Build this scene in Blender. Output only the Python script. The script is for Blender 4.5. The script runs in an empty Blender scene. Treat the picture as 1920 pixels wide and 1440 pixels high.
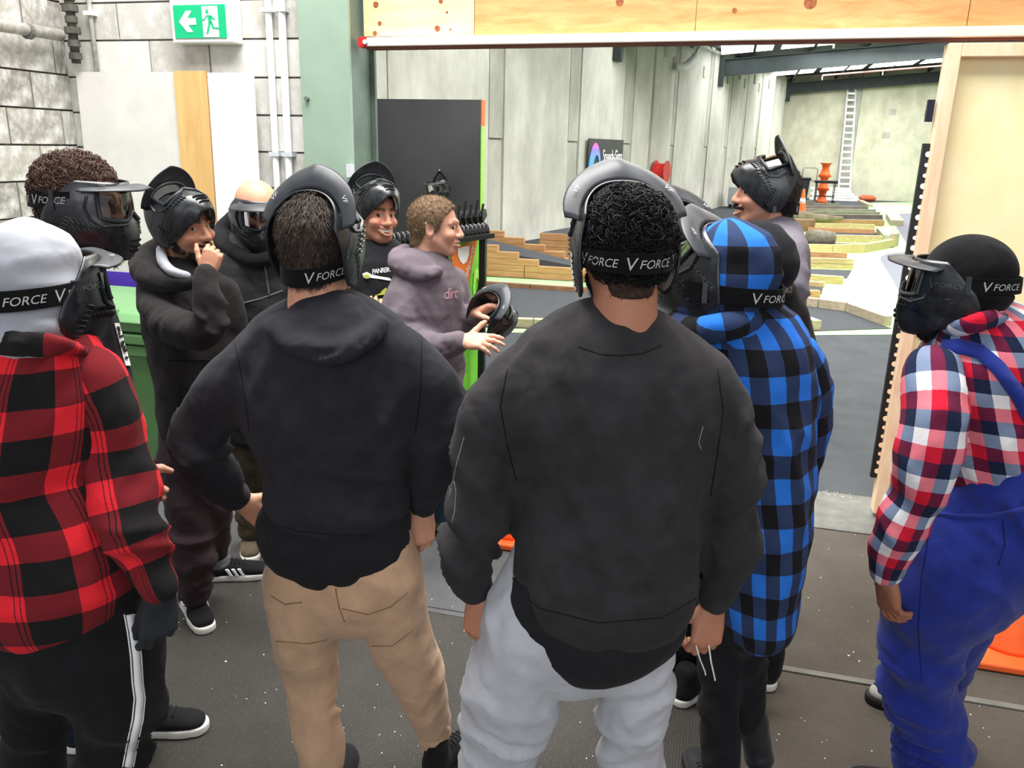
import bpy, bmesh, math, random
import numpy as np
from mathutils import Matrix, Vector
random.seed(7)
R_ = np.random.RandomState(5)
SC = bpy.context.scene
COL = SC.collection
# ------------------------------------------------------------------ camera
FPX, CH = 1510.0, 1.9                    # focal length in pixels of the 1920x1440 frame, camera height
_d = np.array([-118, 5130, FPX]); _d /= np.linalg.norm(_d)
_y = np.array([413, -448, FPX]); _y -= _d*(_y@_d); _y /= np.linalg.norm(_y)
_x = np.cross(_d, _y)
if _x[0] < 0: _x = -_x
CM = np.array([_x, _y, -_d])             # rows: world axes in camera coordinates (x right, y down, z forward)
CC = np.array([0.0, 0.0, CH])
cd = bpy.data.cameras.new('camera'); cam = bpy.data.objects.new('camera', cd); COL.objects.link(cam)
cd.sensor_width = 36.0; cd.lens = 36.0*FPX/1920.0; cd.clip_start = 0.05; cd.clip_end = 300
m4 = Matrix.Identity(4)
for i in range(3):
    m4[i][0] = CM[i, 0]; m4[i][1] = -CM[i, 1]; m4[i][2] = -CM[i, 2]; m4[i][3] = CC[i]
cam.matrix_world = m4
SC.camera = cam
# ------------------------------------------------------------------ world, lights, exposure
SC.view_settings.view_transform = 'Standard'; SC.view_settings.look = 'None'
SC.view_settings.gamma = 1.0; SC.view_settings.exposure = 0.75
W = bpy.data.worlds.new('World'); SC.world = W; W.use_nodes = True
W.node_tree.nodes['Background'].inputs[0].default_value = (0.95, 0.97, 1.0, 1)
W.node_tree.nodes['Background'].inputs[1].default_value = 0.30
def area(name, loc, tgt, sx, sy, power, color=(1, 1, 1)):
    l = bpy.data.lights.new(name, 'AREA'); l.shape = 'RECTANGLE'; l.size = sx; l.size_y = sy; l.energy = power; l.color = color
    o = bpy.data.objects.new(name, l); COL.objects.link(o); o.location = loc
    o.rotation_euler = (Vector(tgt)-Vector(loc)).to_track_quat('-Z', 'Y').to_euler()
    return o
area('overhead_light', (-1.2, 2.7, 5.6), (-1.2, 2.9, 0), 4.0, 2.6, 390, (1, 0.98, 0.95))  # unseen overhead lamp, added for light from above; no fixture is modelled
area('rear_fill_light', (1.0, -5.0, 3.4), (-0.6, 4.0, 1.4), 5.0, 3.2, 100, (0.93, 0.97, 1.0))  # unseen fill light added behind the camera; no door is modelled
for xx, yy, zz in ((0.5, 8.0, 5.1), (2.5, 14.0, 5.1), (3.5, 19.8, 5.1), (5.0, 27.5, 5.0), (6.0, 34.7, 5.0)):  # lamps under the skylight rows; the nearer rows are unseen additions
    area('hall_skylight_glow', (xx, yy, zz), (xx, yy, 0), 6, 2.0, 330, (0.97, 1, 0.97))
# ------------------------------------------------------------------ geometry helpers
def ray(px, py): return CM@np.array([px-960., py-720., FPX])/FPX
def at(px, py, d): return CC+ray(px, py)*d
def F(px, py, z=0.0): r = ray(px, py); return CC+r*(z-CH)/r[2]
def PY(px, py, y): r = ray(px, py); return CC+r*y/r[1]
def PX(px, py, x): r = ray(px, py); return CC+r*x/r[0]
class MB:
    def __init__(s): s.v = []; s.f = []
    def add(s, vs, fs):
        b = len(s.v); s.v += [tuple(map(float, v)) for v in vs]; s.f += [tuple(i+b for i in f) for f in fs]; return s
    def box(s, lo, hi):
        x0, y0, z0 = lo; x1, y1, z1 = hi
        return s.add([(x0,y0,z0),(x1,y0,z0),(x1,y1,z0),(x0,y1,z0),(x0,y0,z1),(x1,y0,z1),(x1,y1,z1),(x0,y1,z1)],
                     [(0,3,2,1),(4,5,6,7),(0,1,5,4),(1,2,6,5),(2,3,7,6),(3,0,4,7)])
    def bar(s, a, b, w, h, up=(0, 0, 1)):
        a = np.array(a, float); b = np.array(b, float); d = b-a; d /= np.linalg.norm(d)
        u = np.array(up, float); sd = np.cross(d, u); sd /= np.linalg.norm(sd); u = np.cross(sd, d)
        q = [a+sd*w/2*i+u*h/2*j for i, j in ((-1,-1),(1,-1),(1,1),(-1,1))]+[b+sd*w/2*i+u*h/2*j for i, j in ((-1,-1),(1,-1),(1,1),(-1,1))]
        return s.add(q, [(0,1,2,3),(7,6,5,4),(0,4,5,1),(1,5,6,2),(2,6,7,3),(3,7,4,0)])
    def tube(s, pts, r, n=10, caps=True):
        pts = [np.array(p, float) for p in pts]; k = len(pts); rs = r if hasattr(r, '__len__') else [r]*k
        vs = []; up = np.array([0.31, 0.2, 0.93])
        for i, p in enumerate(pts):
            t = pts[min(i+1, k-1)]-pts[max(i-1, 0)]; t /= max(np.linalg.norm(t), 1e-9)
            sd = np.cross(t, up)
            if np.linalg.norm(sd) < 1e-3: sd = np.cross(t, [1, 0, 0])
            sd /= np.linalg.norm(sd); u = np.cross(sd, t)
            vs += [p+rs[i]*(math.cos(a)*sd+math.sin(a)*u) for a in np.arange(n)*2*math.pi/n]
        fs = [(i*n+j, i*n+(j+1) % n, (i+1)*n+(j+1) % n, (i+1)*n+j) for i in range(k-1) for j in range(n)]
        if caps: fs += [tuple(range(n))[::-1], tuple(range((k-1)*n, k*n))]
        return s.add(vs, fs)
    def lathe(s, c, prof, n=20):
        c = np.array(c, float); vs = []
        for r, z in prof: vs += [c+np.array([r*math.cos(a), r*math.sin(a), z]) for a in np.arange(n)*2*math.pi/n]
        k = len(prof)
        fs = [(i*n+j, i*n+(j+1) % n, (i+1)*n+(j+1) % n, (i+1)*n+j) for i in range(k-1) for j in range(n)]
        return s.add(vs, fs+[tuple(range(n))[::-1], tuple(range((k-1)*n, k*n))])
    def prism(s, poly, ext):
        n = len(poly); e = np.array(ext, float); vs = [np.array(p, float) for p in poly]; vs += [p+e for p in vs]
        return s.add(vs, [tuple(range(n)), tuple(range(2*n-1, n-1, -1))]+[(i, n+i, n+(i+1) % n, (i+1) % n) for i in range(n)])
def mesh_np(name, v, f):
    me = bpy.data.meshes.new(name); v = np.asarray(v, np.float32)
    if isinstance(f, np.ndarray):
        n, k = f.shape
        me.vertices.add(len(v)); me.vertices.foreach_set('co', v.ravel())
        me.loops.add(n*k); me.loops.foreach_set('vertex_index', f.astype(np.int32).ravel())
        me.polygons.add(n); me.polygons.foreach_set('loop_start', np.arange(0, n*k, k, dtype=np.int32))
        me.update(calc_edges=True)
    else: me.from_pydata(v.tolist(), [], f)
    return me
def setp(o, label=None, cat=None, group=None, kind=None):
    if label: o['label'] = label
    if cat: o['category'] = cat
    if group: o['group'] = group
    if kind: o['kind'] = kind
    return o
def place(o, parent):
    COL.objects.link(o)
    if parent is not None:
        o.parent = parent; o.matrix_parent_inverse = parent_world(parent).inverted()
    return o
def parent_world(p):
    m = Matrix.LocRotScale(p.location, p.rotation_euler, p.scale)
    return (parent_world(p.parent)@p.matrix_parent_inverse@m) if p.parent else m
def obj(name, mb, mat, parent=None, smooth=False, bevel=0, **k):
    me = mesh_np(name, mb.v, mb.f) if isinstance(mb, MB) else mb
    if mat is not None and not len(me.materials): me.materials.append(mat)
    bm = bmesh.new(); bm.from_mesh(me); bmesh.ops.recalc_face_normals(bm, faces=bm.faces); bm.to_mesh(me); bm.free()
    if smooth: me.polygons.foreach_set('use_smooth', [True]*len(me.polygons))
    o = bpy.data.objects.new(name, me); place(o, parent)
    if bevel:
        b = o.modifiers.new('bevel', 'BEVEL'); b.width = bevel; b.segments = 2; b.limit_method = 'ANGLE'
    return setp(o, **k)
def empty(name, loc, **k):
    o = bpy.data.objects.new(name, None); o.empty_display_size = 0.05; COL.objects.link(o); o.location = tuple(loc); return setp(o, **k)
# ------------------------------------------------------------------ materials
def hexc(h): return tuple(((int(h[i:i+2], 16)/255+0.055)/1.055)**2.4 if int(h[i:i+2], 16) > 10 else int(h[i:i+2], 16)/255/12.92 for i in (0, 2, 4))
class NT:
    def __init__(s, name):
        s.m = bpy.data.materials.new(name); s.m.use_nodes = True; s.t = s.m.node_tree; s.b = s.t.nodes['Principled BSDF']
    def n(s, ty, **k):
        x = s.t.nodes.new('ShaderNode'+ty)
        for a, b in k.items(): setattr(x, a, b)
        return x
    def l(s, a, b): s.t.links.new(a, b)
    def val(s, node, i, v):
        if hasattr(v, 'is_linked'): s.l(v, node.inputs[i])
        else: node.inputs[i].default_value = v
    def math(s, op, a, b=0.0, c=0.0):
        x = s.n('Math', operation=op); s.val(x, 0, a); s.val(x, 1, b); s.val(x, 2, c); return x.outputs[0]
    def mix(s, f, a, b):
        x = s.n('Mix', data_type='RGBA'); s.val(x, 0, f)
        for i, c in ((6, a), (7, b)): s.val(x, i, c if hasattr(c, 'is_linked') else (*c[:3], 1))
        return x.outputs[2]
    def noise(s, scale, detail=4, rough=0.6, vec=None, dist=0.0):
        x = s.n('TexNoise'); x.inputs['Scale'].default_value = scale; x.inputs['Detail'].default_value = detail
        x.inputs['Roughness'].default_value = rough; x.inputs['Distortion'].default_value = dist
        s.l(vec if vec is not None else s.coord(), x.inputs['Vector']); return x.outputs['Fac']
    def coord(s, kind='Object'):
        if not hasattr(s, '_c'): s._c = s.n('TexCoord')
        return s._c.outputs[kind]
    def scaled(s, sc, kind='Object', rot=(0, 0, 0)):
        x = s.n('Mapping'); x.inputs['Scale'].default_value = sc; x.inputs['Rotation'].default_value = rot; s.l(s.coord(kind), x.inputs[0]); return x.outputs[0]
    def ramp(s, f, a, b, lo=0.35, hi=0.65):
        x = s.n('MapRange', clamp=True); s.l(f, x.inputs[0]); x.inputs[1].default_value = lo; x.inputs[2].default_value = hi
        return s.mix(x.outputs[0], a, b)
    def rng(s, f, lo, hi, a=0.0, b=1.0):
        x = s.n('MapRange', clamp=True); s.l(f, x.inputs[0])
        for i, v in enumerate((lo, hi, a, b)): x.inputs[i+1].default_value = v
        return x.outputs[0]
    def bump(s, h, st=0.3, d=0.01):
        x = s.n('Bump'); x.inputs['Strength'].default_value = st; x.inputs['Distance'].default_value = d; s.l(h, x.inputs['Height']); s.l(x.outputs[0], s.b.inputs['Normal'])
    def done(s, col=None, rough=0.7, spec=0.3, metal=0.0, sheen=0.0):
        if col is not None: s.val(s.b, 0, col if hasattr(col, 'is_linked') else (*col[:3], 1))
        if hasattr(rough, 'is_linked'): s.l(rough, s.b.inputs['Roughness'])
        else: s.b.inputs['Roughness'].default_value = rough
        s.b.inputs['Specular IOR Level'].default_value = spec; s.b.inputs['Metallic'].default_value = metal
        s.b.inputs['Sheen Weight'].default_value = sheen; s.b.inputs['Sheen Roughness'].default_value = 0.6
        return s.m
MATS = {}
def plain(name, h, rough=0.6, var=0.12, scale=6, spec=0.3, metal=0.0, bump=0.0, bscale=60, sheen=0.0):
    if name in MATS: return MATS[name]
    t = NT(name); c = hexc(h) if isinstance(h, str) else h
    n = t.noise(scale, 5)
    col = t.ramp(n, tuple(x*(1-var) for x in c), tuple(min(1, x*(1+var)) for x in c))
    if bump: t.bump(t.noise(bscale, 4), bump, 0.004)
    MATS[name] = t.done(col, rough, spec, metal, sheen); return MATS[name]
def emit(name, c, st):
    m = bpy.data.materials.new(name); m.use_nodes = True; b = m.node_tree.nodes['Principled BSDF']
    b.inputs['Base Color'].default_value = (*c, 1); b.inputs['Emission Color'].default_value = (*c, 1); b.inputs['Emission Strength'].default_value = st
    return m
def block_mat(name='concrete_block', c0='b9b6ad', c1='d9d7d2', eff=0.55):
    t = NT(name); oi = t.n('ObjectInfo')
    n1 = t.noise(7, 6, 0.7, t.coord('Generated')); n2 = t.noise(120, 3, 0.6)
    stain = t.noise(3.0, 5, 0.65, t.scaled((1.3, 1.3, 0.5)))
    base = t.mix(t.rng(oi.outputs['Random'], 0, 1), hexc(c0), hexc(c1))
    c = t.mix(t.rng(stain, 0.45, 0.68, 0, eff), base, hexc('f1f0ee'))
    c = t.mix(t.rng(n2, 0.62, 0.75, 0, 0.45), c, hexc('85817a'))
    c = t.mix(t.rng(n1, 0.58, 0.8, 0, 0.4), c, hexc('8f8b83'))
    t.bump(n2, 0.5, 0.004); return t.done(c, 0.95, 0.1)
def concrete_mat(name, a, b, d, sy=0.6):
    t = NT(name); n1 = t.noise(1.1, 7, 0.68, t.scaled((1.6, 1.6, sy))); n2 = t.noise(0.35, 5, 0.6); n3 = t.noise(28, 5, 0.7)
    c = t.ramp(n1, hexc(a), hexc(b), 0.3, 0.68); c = t.mix(t.rng(n2, 0.5, 0.72, 0, 0.6), c, hexc(d))
    c = t.mix(t.rng(n3, 0.66, 0.78, 0, 0.25), c, hexc('6d6b63'))
    t.bump(n3, 0.15, 0.01); return t.done(c, 0.9, 0.15)
def wood_mat(name, a, b, sc=(2, 2, 30), knots=False, rough=0.65, rot=(0, 0, 0)):
    t = NT(name); n = t.noise(3.0, 6, 0.62, t.scaled(sc, rot=rot), 0.6); c = t.ramp(n, hexc(a), hexc(b), 0.3, 0.7)
    big = t.noise(1.7, 3, 0.5); c = t.mix(t.rng(big, 0.5, 0.75, 0, 0.4), c, hexc(a))
    if knots:
        v = t.n('TexVoronoi', feature='F1'); v.inputs['Scale'].default_value = 3.1; t.l(t.scaled((1, 1, 0.8)), v.inputs['Vector'])
        c = t.mix(t.rng(v.outputs['Distance'], 0.05, 0.10, 0.85, 0), c, hexc('8a4f2c'))
    t.bump(n, 0.08, 0.003); return t.done(c, rough, 0.25)
M_block = block_mat(); M_block2 = block_mat('weathered_shaded_block', '8f8b82', 'b3afa6', 0.7); M_mortar = plain('mortar', '8e8a82', 0.95, 0.2, 20, bump=0.4)  # left-wall copy: real stains, plus a base darkened for its weaker light
M_conc = concrete_mat('hall_concrete', 'aaa79c', 'cbc8bd', '8f8d83'); M_conc_s = concrete_mat('concrete_strip', '8f8d84', 'b9b6aa', '84837a')
M_far = concrete_mat('far_concrete', 'aca792', 'd0ccb8', '938f80', 1.0)
M_ply = wood_mat('plywood', 'b98450', 'd8a873', (1.2, 1.2, 7), rot=(0, 1.57, 0)); M_ply2 = wood_mat('pine_ply', 'e2c08a', 'f1dbac', (0.9, 0.9, 5), True)
M_doorply = wood_mat('door_plywood', 'f5e2ac', 'fdf0c4', (1.5, 1.5, 0.9)); M_pine = wood_mat('pine_frame', 'e6bd97', 'f6dfc2', (8, 8, 1.2)); M_pineh = wood_mat('pine_header', 'f0d8bd', 'fbeee0', (1.0, 8, 8))
M_tan = wood_mat('tan_board', 'c99f63', 'e0bb80', (6, 6, 0.7)); M_white = plain('white_board', 'efedea', 0.6, 0.05, 3)
M_timber = wood_mat('track_timber', '9c7048', 'bf9467', (1.0, 12, 12)); M_timber2 = wood_mat('weathered_timber', '8f8370', 'b5a78e', (1.0, 12, 12)); M_timber3 = wood_mat('pale_timber', 'a98e60', 'c8b285', (1, 12, 12))
M_green = plain('column_green', '8ea492', 0.45, 0.06, 4, 0.4); M_green_shade = plain('column_green_shaded', '5d6e62', 0.5, 0.2, 5); M_steel = plain('beam_green_grey', '2b3333', 0.5, 0.15, 3)  # second column green paints in the shade of the recessed web and rear flange
M_bin = plain('bin_green', '57824f', 0.4, 0.06, 4, 0.4); M_binl = plain('bin_lid_green', '74a270', 0.4, 0.06, 4, 0.4)
M_black = plain('black_plastic', '141416', 0.45, 0.2, 30, 0.4); M_rub = plain('black_rubber', '1c1c1d', 0.7, 0.2, 30)
M_dark = plain('dark_panel', '3b3d40', 0.55, 0.14, 2.5, 0.4); M_grey = plain('grey_paint', '8b9090', 0.6)
M_purple = plain('purple_trim', '4a2fa0', 0.5); M_red = plain('red_print', 'd4302c', 0.5); M_whitep = plain('white_print', 'f4f4f2', 0.5, 0.03)
M_orange = plain('cone_orange', 'f0642c', 0.5, 0.08, 8); M_alu = plain('aluminium', 'c3c7cd', 0.4, 0.05, 5, 0.5); M_pipe = plain('painted_pipe', 'b7b4ac', 0.6, 0.25, 25); M_pipew = plain('white_conduit', 'e9e8e6', 0.5, 0.05, 10)
M_track = plain('track_carpet', '47484b', 0.95, 0.12, 30, 0.1, bump=0.5, bscale=90); M_floor_h = plain('hall_floor_dark', '3d3f42', 0.85, 0.16, 3, 0.2, bump=0.2, bscale=60); M_lane = plain('lane_grey', '6f6f77', 0.9, 0.06, 12)
M_grn = plain('floor_green', '9ad488', 0.8, 0.08, 2); M_grey2 = plain('bolt_grey', '6a6a66', 0.5)
def mat_floor(name, a, b, rib=True, rot=0.0):
    t = NT(name); n = t.noise(2.2, 6, 0.65); n2 = t.noise(140, 3, 0.6); c = t.ramp(n, hexc(a), hexc(b), 0.3, 0.7)
    c = t.mix(t.rng(n2, 0.55, 0.75, 0, 0.35), c, hexc('8a857c'))
    if rib:
        w = t.n('TexWave', wave_type='BANDS', bands_direction='X'); w.inputs['Scale'].default_value = 34; w.inputs['Distortion'].default_value = 0.6; w.inputs['Detail'].default_value = 1
        t.l(t.scaled((1, 1, 1), rot=(0, 0, rot)), w.inputs['Vector']); t.bump(w.outputs['Fac'], 0.55, 0.004)
        c = t.mix(t.math('MULTIPLY', w.outputs['Fac'], 0.35), c, tuple(x*0.55 for x in hexc(a)))
    else: t.bump(n2, 0.7, 0.006)
    return t.done(c, 0.9, 0.2)
M_mat = mat_floor('ribbed_mat', '3b3936', '4a4743'); M_mat2 = mat_floor('brown_ribbed_mat', '4a443d', '5b544c', True, 1.57); M_carpet = mat_floor('grey_carpet', '4a4a49', '5d5d60', False)
M_slab = plain('threshold_concrete', '67655f', 0.8, 0.2, 8, bump=0.3)
# ------------------------------------------------------------------ structure: floors
floor = obj('floor', MB().box((-6, -6, -0.06), (6, 4.2, -0.012)), M_slab, kind='structure', label='concrete slab under the rubber mats')
def tile(name, x0, y0, x1, y1, mat, z1=0.0):
    return obj(name, MB().box((x0+0.004, y0+0.004, -0.012), (x1-0.004, y1-0.004, z1)), mat, floor, bevel=0.003)
for x0, x1 in ((-5.2, -3.7), (-3.7, -2.2), (-2.2, -0.7), (-0.7, 0.2), (0.2, 1.7), (1.7, 3.2)):
    for y0, y1 in ((-1.2, 0.8), (0.8, 2.835)):
        tile('rubber_mat', x0, y0, x1, y1, M_mat2 if x0 >= 0.2 else M_mat)
tile('carpet', -4.0, 2.865, 0.2, 4.2, M_carpet)
tile('rubber_mat', 0.2, 2.865, 3.2, 4.17, M_mat2)
obj('joint_strip', MB().box((0.2, 2.835, -0.012), (3.2, 2.865, 0.004)), M_slab, floor)
obj('joint_strip', MB().box((-4, 2.835, -0.012), (0.2, 2.865, -0.002)), M_carpet, floor)
obj('threshold', MB().box((-2.3, 4.17, -0.02), (3.2, 4.68, 0.004)), M_slab, floor)
hall_floor = obj('floor_hall', MB().box((-9, 4.2, -0.08), (16, 40, -0.003)), M_floor_h, kind='structure', label='dark painted floor of the hall')
# loose chips scattered over the mats
mb = MB()
for i in range(420):
    x, y = R_.uniform(-2.6, 2.0), R_.uniform(1.2, 4.6) if i % 3 else R_.uniform(2.0, 3.4)
    s = R_.choice([0.002, 0.0028, 0.004], p=[0.6, 0.3, 0.1])*R_.uniform(0.7, 1.3); a = R_.uniform(0, 6.28)
    q = [(x+s*r*math.cos(a+t), y+s*r*math.sin(a+t), 0.0) for t, r in ((0, 1.3), (1.5, 0.8), (3.0, 1.1), (4.6, 0.7))]
    mb.prism(q, (0, 0, s*0.5))
for i in range(60):
    x = R_.uniform(0.45, 0.95); y = 4.66+R_.normal(0, 0.03)-0.02*(x-0.45); s = R_.uniform(0.0015, 0.004)
    mb.prism([(x-s, y-s*0.6, 0.002), (x+s, y-s*0.4, 0.002), (x+s*0.5, y+s*0.6, 0.002), (x-s*0.6, y+s*0.5, 0.002)], (0, 0, s*0.6))
obj('paint_chips', mb, M_whitep, label='tiny white chips scattered on the floor', cat='chips', kind='stuff')
# ------------------------------------------------------------------ structure: block walls
BW, BH = 0.40, 0.205
unit = MB().box((-0.5, -0.5, -0.5), (0.5, 0.5, 0.5)); unit_me = None
def block_wall(name, label, core_lo, core_hi, axis, u0, u1, fixed, z0, courses, mat):
    unit_me = None
    w = obj(name, MB().box(core_lo, core_hi), M_mortar, kind='structure', label=label)
    if unit_me is None:
        unit_me = mesh_np('block', unit.v, unit.f); bm = bmesh.new(); bm.from_mesh(unit_me)
        bmesh.ops.recalc_face_normals(bm, faces=bm.faces); bm.to_mesh(unit_me); bm.free(); unit_me.materials.append(mat)
    for c in range(courses):
        u = u0-(0.2 if c % 2 else 0.0)
        while u < u1:
            a, b = max(u, u0), min(u+BW, u1); u += BW
            if b-a < 0.05: continue
            o = bpy.data.objects.new('block', unit_me); z = z0+(c+0.5)*BH; t = 0.05+R_.uniform(-0.002, 0.002)
            if axis == 'x': o.location = ((a+b)/2, fixed, z); o.scale = (b-a-0.011, t, BH-0.011)
            else: o.location = (fixed, (a+b)/2, z); o.scale = (t, b-a-0.011, BH-0.011)
            place(o, w)
    return w
Z0 = 2.455-12*BH
wall_back = block_wall('wall_back', 'pale concrete block wall behind the leaning boards', (-4.2, 4.42, 0), (-2.3, 4.62, 3.3), 'x', -3.97, -2.32, 4.42, Z0, 16, M_block)
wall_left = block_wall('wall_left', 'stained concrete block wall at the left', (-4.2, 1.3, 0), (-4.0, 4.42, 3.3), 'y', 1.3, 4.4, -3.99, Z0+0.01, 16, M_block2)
# ------------------------------------------------------------------ green steel column
c = empty('steel_column', (-2.18, 4.45, 0), label='tall green painted steel column beside the opening', cat='column')
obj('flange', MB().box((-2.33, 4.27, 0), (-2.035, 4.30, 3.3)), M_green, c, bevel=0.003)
obj('flange', MB().box((-2.33, 4.60, 0), (-2.035, 4.63, 3.3)), M_green_shade, c, bevel=0.003)
obj('web', MB().box((-2.09, 4.30, 0), (-2.06, 4.60, 3.3)), M_green_shade, c)
obj('bolt', MB().tube([(-2.29, 4.27, 2.13), (-2.29, 4.245, 2.13)], 0.012, 8), M_grey2, c)
obj('bracket', MB().box((-2.05, 4.22, 1.72), (-2.02, 4.26, 1.79)), M_alu, c)
# ------------------------------------------------------------------ timber partition over the opening, header, sliding door
pw = empty('plywood_bulkhead', (-0.4, 4.5, 2.47), label='plywood bulkhead above the wide opening', cat='bulkhead')
obj('plywood_sheet', MB().box((-2.03, 4.46, 2.47), (-1.394, 4.475, 3.3)), M_ply2, pw, label='pale knotty plywood sheet')
obj('plywood_sheet', MB().box((-1.39, 4.46, 2.47), (-0.236, 4.475, 3.3)), M_ply, pw)
obj('plywood_sheet', MB().box((-0.232, 4.46, 2.47), (1.0, 4.475, 3.3)), M_ply, pw)
obj('plywood_sheet', MB().box((1.004, 4.46, 2.47), (2.6, 4.475, 3.3)), M_ply, pw)
for kx, kz, kr in ((-1.955, 2.63, 0.016), (-1.935, 2.535, 0.012), (-1.58, 2.64, 0.012), (-1.545, 2.585, 0.007), (-1.60, 2.505, 0.016), (-1.525, 2.50, 0.006), (-1.965, 2.485, 0.013), (-0.62, 2.62, 0.02), (0.30, 2.60, 0.03), (-0.05, 2.57, 0.012)): obj('knot', MB().tube([(kx, 4.461, kz), (kx, 4.4585, kz)], kr, 12), plain('wood_knot', '8f5230', 0.6, 0.3, 80), pw)
obj('bulkhead_frame', MB().box((-2.03, 4.475, 2.5), (2.6, 4.56, 3.3)), M_pine, pw)
hb = empty('header_beam', (-0.5, 4.44, 2.43), label='long pale pine header rail across the top of the opening', cat='beam')
obj('rail', MB().bar((-2.02, 4.43, 2.434), (2.6, 4.43, 2.464), 0.07, 0.045), M_pineh, hb, bevel=0.004)
obj('rail_end', MB().box((-2.035, 4.39, 2.408), (-1.985, 4.47, 2.458)), M_red, hb, label='red painted rail end')
obj('bolt', MB().tube([(-1.99, 4.395, 2.432), (-1.99, 4.375, 2.432)], 0.013, 8), M_alu, hb)
obj('under_rail', MB().bar((-2.0, 4.45, 2.404), (2.6, 4.45, 2.434), 0.05, 0.012), plain('rust_steel', '7a4a3c', 0.7), hb)
# sliding door: pine frame with recessed plywood
dr = empty('door_1', (1.75, 4.42, 0), kind='structure', label='sliding plywood door with a pine frame')
obj('door_frame', MB().box((0.925, 4.385, 0.03), (0.985, 4.475, 2.405)), M_pine, dr, bevel=0.004)
obj('door_frame', MB().box((0.985, 4.385, 2.345), (2.58, 4.475, 2.405)), M_pine, dr, bevel=0.004)
obj('door_frame', MB().box((0.985, 4.385, 0.03), (2.58, 4.475, 0.09)), M_pine, dr, bevel=0.004)
obj('door_panel', MB().box((0.985, 4.45, 0.09), (2.58, 4.465, 2.345)), M_doorply, dr)
obj('paint_mark', MB().box((1.02, 4.446, 1.28), (1.045, 4.452, 1.30)), plain('pink_mark', 'f07ad8', 0.6), dr)
# slotted black edge strip with pale studs
st = empty('edge_strip', (0.90, 4.44, 0.2), label='narrow black slotted strip running down the edge of the sliding door', cat='strip')
obj('strip', MB().box((0.893, 4.43, 0.22), (0.923, 4.46, 1.96)), M_black, st)
obj('strip', MB().box((0.885, 4.43, 2.06), (0.915, 4.46, 2.16)), plain('blue_black', '16182a', 0.5), st)
for i in range(34):
    z = 0.26+i*0.05; obj('stud', MB().tube([(0.921, 4.436, z), (0.921, 4.425, z)], 0.010+0.004*(i % 3 == 0), 8), M_pine if z < 1.3 else M_whitep, st)
# ------------------------------------------------------------------ things on the block walls
def leaning(name, label, cat, p0, p1, z0, z1, y0, y1, mat, th=0.012):
    m = MB(); m.prism([(p0, y0, z0), (p1, y0, z0), (p1, y1, z1), (p0, y1, z1)], (0, th, 0)); return obj(name, m, mat, label=label, cat=cat)
bd = empty('white_sign_board', (-3.5, 4.3, 0.95), label='large white board with a purple bottom edge against the block wall', cat='board')
m = MB(); m.prism([(-3.86, 4.312, 1.08), (-3.178, 4.312, 1.08), (-3.178, 4.34, 2.275), (-3.86, 4.34, 2.275)], (0, 0.012, 0)); obj('board', m, plain('grey_white_board', 'd3d0cb', 0.6, 0.06, 5), bd)
m = MB(); m.prism([(-3.86, 4.30, 0.90), (-3.18, 4.30, 0.90), (-3.18, 4.308, 1.085), (-3.86, 4.308, 1.085)], (0, 0.014, 0)); obj('bottom_edge', m, M_purple, bd, label='purple painted edge')
leaning('timber_board', 'narrow tan wooden board leaning between two white boards', 'board', -3.172, -2.962, 0.0, 2.28, 4.29, 4.325, M_tan, 0.016)
leaning('leaning_sheet', 'narrow white panel leaning right of the tan board', 'board', -2.955, -2.66, 0.0, 2.27, 4.29, 4.335, M_white)
ex = empty('exit_sign', (-2.94, 4.36, 2.44), label='green running man exit sign with a left arrow', cat='sign')
obj('housing', MB().box((-3.14, 4.30, 2.425), (-2.745, 4.395, 2.80)), M_white, ex, bevel=0.008)
obj('face', MB().box((-3.115, 4.294, 2.45), (-2.785, 4.302, 2.622)), plain('exit_green', '12b479', 0.5, 0.04), ex)
def flat(poly, y, th, ox, oz, sx, sz): return MB().prism([(ox+x*sx, y, oz+z*sz) for x, z in poly], (0, -th, 0))
E_o = (-3.115, 2.45, 0.33, 0.172)
def eflat(poly): return flat(poly, 4.294, 0.002, E_o[0], E_o[1], E_o[2], E_o[3])
obj('arrow', eflat([(0.10,0.5),(0.25,0.82),(0.36,0.82),(0.27,0.60),(0.43,0.60),(0.43,0.40),(0.27,0.40),(0.36,0.18),(0.25,0.18)]), M_whitep, ex)
obj('doorway', eflat([(0.56,0.02),(0.86,0.02),(0.86,0.95),(0.56,0.95)]), M_whitep, ex)
mm = MB()
for poly in ([(0.635,0.76),(0.66,0.72),(0.69,0.76),(0.69,0.82),(0.66,0.86),(0.635,0.82)], [(0.66,0.68),(0.73,0.68),(0.75,0.45),(0.68,0.45)], [(0.66,0.67),(0.61,0.52),(0.56,0.52),(0.56,0.56),(0.60,0.57),(0.64,0.68)],
             [(0.73,0.68),(0.81,0.55),(0.79,0.53),(0.72,0.62)], [(0.68,0.46),(0.72,0.46),(0.66,0.12),(0.62,0.12)], [(0.71,0.46),(0.75,0.46),(0.78,0.32),(0.87,0.31),(0.87,0.26),(0.75,0.27)]):
    mm.prism([(E_o[0]+x*E_o[2], 4.2915, E_o[1]+z*E_o[3]) for x, z in poly], (0, -0.002, 0))
obj('running_figure', mm, MATS['exit_green'], ex)
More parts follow.
